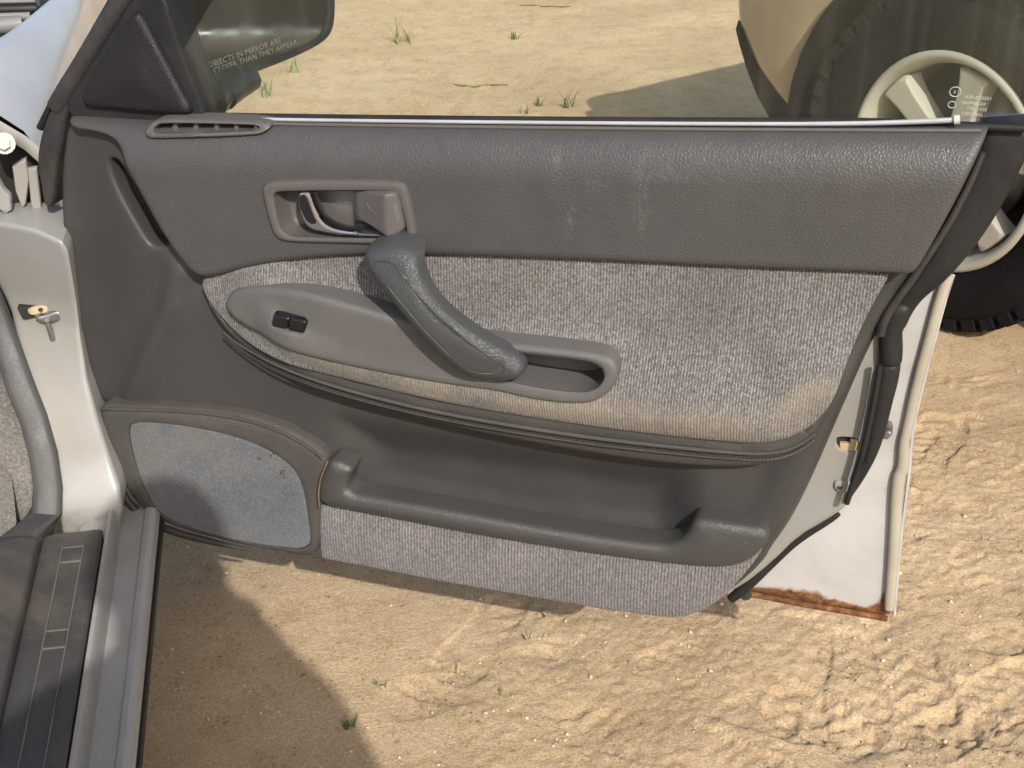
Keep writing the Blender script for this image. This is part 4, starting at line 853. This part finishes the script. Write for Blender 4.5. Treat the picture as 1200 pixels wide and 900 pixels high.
# arch flare and liner
for cx in (0, 2.66):
    fo = [(cx+(.43+k)*math.cos(a), .37+(.43+k)*math.sin(a)) for k, rng in ((.014, np.linspace(R_(188), R_(-8), 22)), (-.012, np.linspace(R_(-8), R_(188), 22))) for a in rng]
    sheet('arch_flare', fo, MT['arch'], suv, w=.012, r=.012, back=-.10, smooth=0, sp=.05, bs=.02)
    secs = []
    for y in (.0, .30): secs.append([(cx+.425*math.cos(a), .03+y, .37+.425*math.sin(a)) for a in np.linspace(R_(190), R_(-10), 24)])
    loft('arch_liner', secs, MT['arch'], suv)
    sheet('liner_back', [(cx-.5, .2), (cx+.5, .2), (cx+.5, .85), (cx-.5, .85)], MT['arch'], suv, w=-.33, r=0, back=-.34, smooth=0, sp=.2, bs=.1)
MT['mudflap'] = m_simple('mud_flap', (.30, .29, .27), .6, 0, .2)
sheet('mud_flap', [(-.36, .10+.10), (-.28, .36), (-.27, .20)], MT['mudflap'], suv, w=-.06, r=.003, back=-.07, smooth=0, sp=.05, bs=.02)
# cabin
def cab(name, pts, mat, y0, y1, par=suv, sl=.0, r=.015, **k):
    return sheet(name, pts, mat, par, w=-y0, r=r, back=-y1, smooth=1, sp=.08, bs=.03, **k)
greenhouse = [(.62, 1.04), (1.30, 1.66), (1.55, 1.74), (3.1, 1.76), (3.34, 1.70), (3.43, 1.05)]
cab('cabin', greenhouse, MT['beige'], .10, BW-.10)
for nm, pts in (('side_window', [(.92, 1.10), (1.38, 1.58), (1.86, 1.62), (1.86, 1.10)]), ('side_window', [(1.96, 1.10), (1.96, 1.62), (2.62, 1.63), (2.62, 1.10)]), ('side_window', [(2.72, 1.10), (2.72, 1.63), (3.14, 1.62), (3.28, 1.10)])):
    cab(nm, pts, MT['darkglass'], .094, .12, r=.004)
# doors, handles, rubbing strips: proud panels with real gaps
for x0, x1 in ((.60, 1.58), (1.595, 2.20)):
    dr_ = sheet('door', [(x0, .40), (x1, .40), (x1, 1.03), (x0+.02, 1.03)], MT['bronze'], suv, w=lambda P, d: suv_w(P, d)+.006, r=.006, back=-.06, smooth=0, sp=.05, bs=.03)
    sheet('handle', [(x1-.20, .885), (x1-.05, .885), (x1-.05, .92), (x1-.20, .92)], MT['arch'], dr_, w=.028, r=.006, back=-.02, smooth=1, sp=.04, bs=.01)
    sheet('rubbing_strip', [(x0+.01, .60), (x1-.01, .60), (x1-.01, .665), (x0+.01, .665)], MT['chrome'], dr_, w=.018, r=.006, back=-.03, smooth=0, sp=.05, bs=.02)
    sheet('cladding', [(x0+.005, .345), (x1-.005, .345), (x1-.005, .455), (x0+.005, .455)], MT['beigelow'], dr_, w=.020, r=.01, back=-.03, smooth=0, sp=.05, bs=.02)
sheet('headlamp', [(-.690, .68), (-.40, .70), (-.43, .83), (-.66, .80)], MT['mirror'], suv, w=-.020, r=.004, back=-.06, smooth=0, sp=.05, bs=.02)
# wheels
TR = .372
def wheel(cx, rot, near=True, yoff=0.0):
    wo = bpy.data.objects.new('wheel', None); col.objects.link(wo); wo.parent = suv; wo.location = (cx, yoff, TR-.004); wo.rotation_euler = (0, rot, 0)
    if not near: wo.scale = (1, -1, 1)
    N = 72
    prof = [(.225, .018), (.240, .002), (.262, -.012), (.300, -.020), (.330, -.016), (.352, -.002), (.364, .015), (.370, .035), (.372, .12), (.370, .20), (.35, .24), (.24, .24)]
    secs = [[(r*math.cos(a), y, r*math.sin(a)) for a in np.linspace(0, 2*math.pi, N+1)[:-1]] for r, y in prof]
    ty = loft('tyre', secs[::-1], MT['tyre'], wo, True, auto=60)
    vs, fs = [], []                                         # tread and shoulder lugs
    for k in range(46):
        a0 = 2*math.pi*k/46
        for (r0, r1, y0, y1, sk, wd) in ((.345, .3725, -.008, .012, 0, .085), (.364, .378, .010, .075, .05, .085), (.364, .378, .085, .150, -.05, .08)):
            n0 = len(vs)
            for rr_ in (r0, r1):
                for yy, s_ in ((y0, 0), (y1, sk)):
                    for da in (-wd/2, wd/2): vs.append((rr_*math.cos(a0+da+s_), yy, rr_*math.sin(a0+da+s_)))
            fs += [(n0+4, n0+5, n0+7, n0+6), (n0, n0+4, n0+6, n0+2), (n0+1, n0+3, n0+7, n0+5), (n0, n0+1, n0+5, n0+4), (n0+2, n0+6, n0+7, n0+3)]
    tag(mesh('tread_blocks', vs, fs, MT['tyre'], ty, False), kind='stuff')
    rimp = [(.236, .004), (.240, -.002), (.237, -.008), (.229, -.010), (.222, -.006), (.218, .004), (.214, .010), (.210, .022), (.208, .13), (.205, .22)]
    rim = loft('rim', [[(r*math.cos(a), y, r*math.sin(a)) for a in np.linspace(0, 2*math.pi, N+1)[:-1]] for r, y in rimp[::-1]], MT['cream'], wo, True, auto=60)
    for k in range(6):                                       # broad flat spokes
        a = 2*math.pi*k/6; c, s = math.cos(a), math.sin(a); o = []
        for rr_, hw in ((.045, .030), (.09, .026), (.15, .026), (.195, .033), (.207, .040)): o.append((rr_, hw))
        pts = [(r, h) for r, h in o]+[(r, -h) for r, h in o[::-1]]
        pts = [(r*c-h*s, r*s+h*c) for r, h in pts]
        sheet('spoke', pts, MT['cream'], rim, w=lambda P, d: .004-.022*(1-np.hypot(P[:, 0], P[:, 1])/.205)-.004+.0*d, r=.005, back=-.055, smooth=1, sp=.03, bs=.01)
    sheet('hub_cap', [(.062*math.cos(a), .062*math.sin(a)) for a in np.linspace(0, 2*math.pi, 25)[:-1]], MT['cream'], rim, w=-.006, r=.012, back=-.06, smooth=1, sp=.02, bs=.01)
    for k in range(6):
        a = 2*math.pi*(k+.5)/6; p = (.085*math.cos(a), 0, .085*math.sin(a)); tube('wheel_nut', [(p[0], .03, p[2]), (p[0], .012, p[2])], .011, MT['steel'], rim, 6, smooth_n=0)
    disc = [(r*math.cos(a), y, r*math.sin(a)) for r, y in ((.03, .085), (.15, .085), (.152, .105)) for a in np.linspace(0, 2*math.pi, 37)[:-1]]
    fs = [(i*36+k, i*36+(k+1) % 36, (i+1)*36+(k+1) % 36, (i+1)*36+k) for i in range(2) for k in range(36)]
    mesh('brake_disc', disc, fs, MT['steel'], wo)
    sheet('backing_plate', [(.196*math.cos(a), .196*math.sin(a)) for a in np.linspace(0, 2*math.pi, 31)[:-1]], MT['dark'], wo, w=-.125, r=0, back=-.13, smooth=0, sp=.08, bs=.04)
    return wo
wheel(0, R_(-18))
wheel(2.66, R_(40))
for cx in (0, 2.66): wheel(cx, R_(25), False, BW-.0)

# ------------------------------------------------------------------ the photographer, just behind the lens: throws the head-and-shoulders shadow
MT['shirt'] = m_simple('shirt_cloth', (.10, .13, .20), .9, 0, .15, (300, .3, .001)); MT['skinp'] = m_simple('person_skin', (.42, .26, .18), .55, 0, .06)
MT['hair'] = m_simple('hair', (.03, .02, .015), .6, 0, .3); MT['jeans'] = m_simple('jeans', (.05, .07, .12), .9, 0, .2); MT['phone'] = m_simple('phone_case', (.02, .02, .022), .3)
PX0, PY0 = .015, -.40
def skinned(name, V, E, Rr, mat, parent, root=0, sub=2):
    me = bpy.data.meshes.new(name); me.from_pydata(V, E, []); me.update(); me.materials.append(mat)
    o = bpy.data.objects.new(name, me); col.objects.link(o); o.parent = parent
    s = o.modifiers.new('skin', 'SKIN'); s.use_smooth_shade = True
    sv_ = me.skin_vertices[0].data
    for i, r_ in enumerate(Rr): sv_[i].radius = r_ if isinstance(r_, tuple) else (r_, r_); sv_[i].use_root = (i == root)
    b = o.modifiers.new('sub', 'SUBSURF'); b.levels = b.render_levels = sub; return o
person = empty('person', Matrix.Translation((PX0, PY0, 0)), 'person standing behind the camera, whose head and shoulders cast the large shadow on the sand', 'person')
V = [(0, 0, .98), (0, 0, 1.12), (0, .0, 1.30), (0, .0, 1.46), (0, .01, 1.53), (0, .03, 1.60), (0, .035, 1.68), (0, .03, 1.755)]
Rr = [(.165, .12), (.16, .12), (.175, .12), (.15, .10), (.06, .06), (.07, .08), (.078, .095), (.055, .065)]
E = [(i, i+1) for i in range(7)]
for s in (-1, 1):
    b = len(V); V += [(s*.085, .01, 1.50), (s*.165, 0, 1.455), (s*.205, .03, 1.26), (s*.195, .13, 1.18), (s*.14, .27, 1.25), (s*.085, .345, 1.305)]; Rr += [.070, .066, .054, .046, .036, .030]
    E += [(3, b), (b, b+1), (b+1, b+2), (b+2, b+3), (b+3, b+4), (b+4, b+5)]
    h0 = b+5
    for j, (dx, dz, ln) in enumerate(((.0, .045, 1.0), (.004, .022, 1.1), (.003, .0, 1.0), (.0, -.02, .8))):        # fingers curl round the phone's far edge
        c = len(V); V += [(s*(.083+dx*0), .362, 1.312+dz), (s*.070, .378, 1.314+dz), (s*(.070-.028*ln), .380, 1.315+dz)]; Rr += [.011, .0095, .008]; E += [(h0, c), (c, c+1), (c+1, c+2)]
    c = len(V); V += [(s*.075, .342, 1.335), (s*.055, .345, 1.36), (s*.038, .347, 1.375)]; Rr += [.012, .0105, .009]; E += [(h0, c), (c, c+1), (c+1, c+2)]
    l = len(V); V += [(s*.095, 0, .90), (s*.115, .02, .50), (s*.12, -.02, .12), (s*.125, .0, .05), (s*.13, .13, .035)]; Rr += [(.095, .10), (.062, .065), (.045, .048), (.045, .05), (.042, .030)]
    E += [(0, l), (l, l+1), (l+1, l+2), (l+2, l+3), (l+3, l+4)]
bodyp = skinned('body', V, E, Rr, MT['shirt'], person)
def blob(name, c, s, mat, parent, seg=20):
    bm = bmesh.new(); bmesh.ops.create_uvsphere(bm, u_segments=seg, v_segments=seg//2+2, radius=1)
    for v in bm.verts: v.co = Vector((v.co.x*s[0]*(1-.12*max(0, -v.co.z)), v.co.y*s[1], v.co.z*s[2]))+Vector(c)
    me = bpy.data.meshes.new(name); bm.to_mesh(me); bm.free(); me.materials.append(mat); me.polygons.foreach_set('use_smooth', [True]*len(me.polygons))
    o = bpy.data.objects.new(name, me); col.objects.link(o); o.parent = parent; return o
blob('head', (0, .035, 1.685), (.078, .098, .118), MT['skinp'], person, 28)
blob('hair', (0, .020, 1.712), (.086, .103, .104), MT['hair'], person, 24)
for s in (-1, 1): blob('ear', (s*.080, .03, 1.675), (.012, .022, .032), MT['skinp'], person, 12); blob('eye', (s*.030, .122, 1.69), (.013, .009, .009), MT['etch'], person, 12)
blob('nose', (0, .138, 1.665), (.014, .020, .024), MT['skinp'], person, 12); blob('mouth', (0, .121, 1.625), (.024, .010, .008), MT['shirt'], person, 12)
pm = Matrix.Translation(Vector(CAM)-Vector(cF)*.020+Vector(cU)*(-.0)) @ Matrix((Vector(cR), Vector(cF), Vector(cU))).transposed().to_4x4()
ph = box('smartphone', (0, 0, 0), (.150, .008, .074), MT['phone'], None, .003); ph.matrix_world = pm
tag(ph, 'smartphone held up in both hands of the person behind the camera', 'phone')

# ------------------------------------------------------------------ grass sprouts, twigs and pebbles on the sand
MT['blade'] = m_simple('grass_blade', (.085, .12, .045), .6, 0, .25, spec=.3); MT['bladedry'] = m_simple('dry_grass', (.18, .20, .085), .7, 0, .25)
MT['twig'] = m_simple('twig_bark', (.11, .075, .045), .9, 0, .3)
def tuft(q, n, h, label, dry=False):
    x, y, _ = onz(q[0], q[1], 0); z = gz(x, y); rg = random.Random(int(q[0]*7+q[1])); vs, fs = [], []
    for k in range(n):
        a = rg.uniform(0, 6.28); L = h*(.6 if q[1] > 600 else .8)*rg.uniform(.5, 1.1); lean = rg.uniform(.2, .9); wd = rg.uniform(.0025, .0045); b = (rg.uniform(-.2, .2)*h, rg.uniform(-.2, .2)*h); n0 = len(vs)
        for j in range(4):
            t = j/3; r_ = lean*L*t**1.6; hz = L*t*(1-.25*lean*t); ww = wd*(1-t*.9)
            for s in (-1, 1): vs.append((b[0]+r_*math.cos(a)-s*ww*math.sin(a), b[1]+r_*math.sin(a)+s*ww*math.cos(a), hz-.002))
        for j in range(3): i = n0+j*2; fs.append((i, i+1, i+3, i+2))
    o = mesh('grass_tuft', vs, fs, MT['bladedry'] if dry else MT['blade'], None); o.location = (x, y, z)
    return tag(o, label, 'grass', 'sparse grass sprouts in the sand')
for q, n, h, lb, dry in [((472, 48), 16, .16, 'largest grass tuft seen through the window, right of the wing mirror', True), ((604, 44), 8, .07, 'small round grass sprout near the top, middle of the window', False),
                    ((632, 124), 8, .07, 'short grass sprout just above the window seal, left of the spiky one', False), ((666, 126), 9, .10, 'spiky grass sprout just above the window seal, left of the wagon shadow', False),
                    ((614, 133), 5, .05, 'tiny grass sprout partly hidden by the window seal', False), ((312, 118), 12, .11, 'pale grass tuft below the wing mirror', True), ((345, 88), 8, .10, 'pale grass tuft directly beneath the mirror housing edge', True),
                    ((446, 806), 6, .030, 'small grass sprout in sunlit sand beside the large shadow edge', True), ((616, 748), 6, .026, 'small grass sprout in open sand below the carpeted door bottom', True),
                    ((638, 722), 4, .022, 'bright green grass sprout at the edge of the door shadow', False), ((408, 856), 8, .035, 'grass sprout inside the large shadow near the bottom edge', False),
                    ((530, 784), 4, .025, 'tiny grass sprout in sunlit sand, bottom middle', True), ((585, 815), 4, .022, 'lowest tiny grass sprout in the sunlit sand', True)]:
    tuft(q, n, h, lb, dry)
for q, an, L, lb in [((565, 100), .1, .20, 'thin dark twig lying on sand seen through the window'), ((640, 8), 2.7, .22, 'dark twig at the top edge of the view through the window')]:
    x, y, _ = onz(*q, 0); pts = []
    for k in range(6): t = (k/5-.5)*L; xx = x+t*math.cos(an)+.008*math.sin(k*2.1); yy = y+t*math.sin(an)+.008*math.cos(k*1.7); pts.append((xx-x, yy-y, gz(xx, yy)+.002))
    o = tube('twig', pts, [.002, .003, .0025, .001], MT['twig'], None, 6, up=(0, 0, 1)); o.location = (x, y, 0); tag(o, lb, 'twig')
# pebbles and crumbs
MT['pebble'] = m_simple('pebble', (.50, .40, .27), .9, 0, .3, (200, .4, .002), nscale=25)
vs, fs = [], []; rg = random.Random(5)
ico = bmesh.new(); bmesh.ops.create_icosphere(ico, subdivisions=1, radius=1); iv = [v.co.copy() for v in ico.verts]; iff = [tuple(v.index for v in f.verts) for f in ico.faces]; ico.free()
for k in range(1500):
    qx, qy = rg.uniform(150, 1220), rg.uniform(420, 920) if k < 1200 else rg.uniform(-10, 150)
    if qy < 600 and qx < 1000 and qy > 160: continue
    x, y, _ = onz(qx, qy, 0); s = .0010+.0035*rg.random()**6; z = gz(x, y); n0 = len(vs); a = rg.uniform(0, 6.3); e = rg.uniform(.6, 1)
    for v in iv:
        jx = 1+rg.uniform(-.2, .2); vs.append((x+s*jx*(v.x*math.cos(a)-v.y*e*math.sin(a)), y+s*jx*(v.x*math.sin(a)+v.y*e*math.cos(a)), z+s*.35+s*.7*v.z*jx))
    fs += [(a_+n0, b_+n0, c_+n0) for a_, b_, c_ in iff]
tag(mesh('pebbles', vs, fs, MT['pebble'], None), 'tiny pebbles and crumbs scattered over the sand', 'pebbles', kind='stuff')
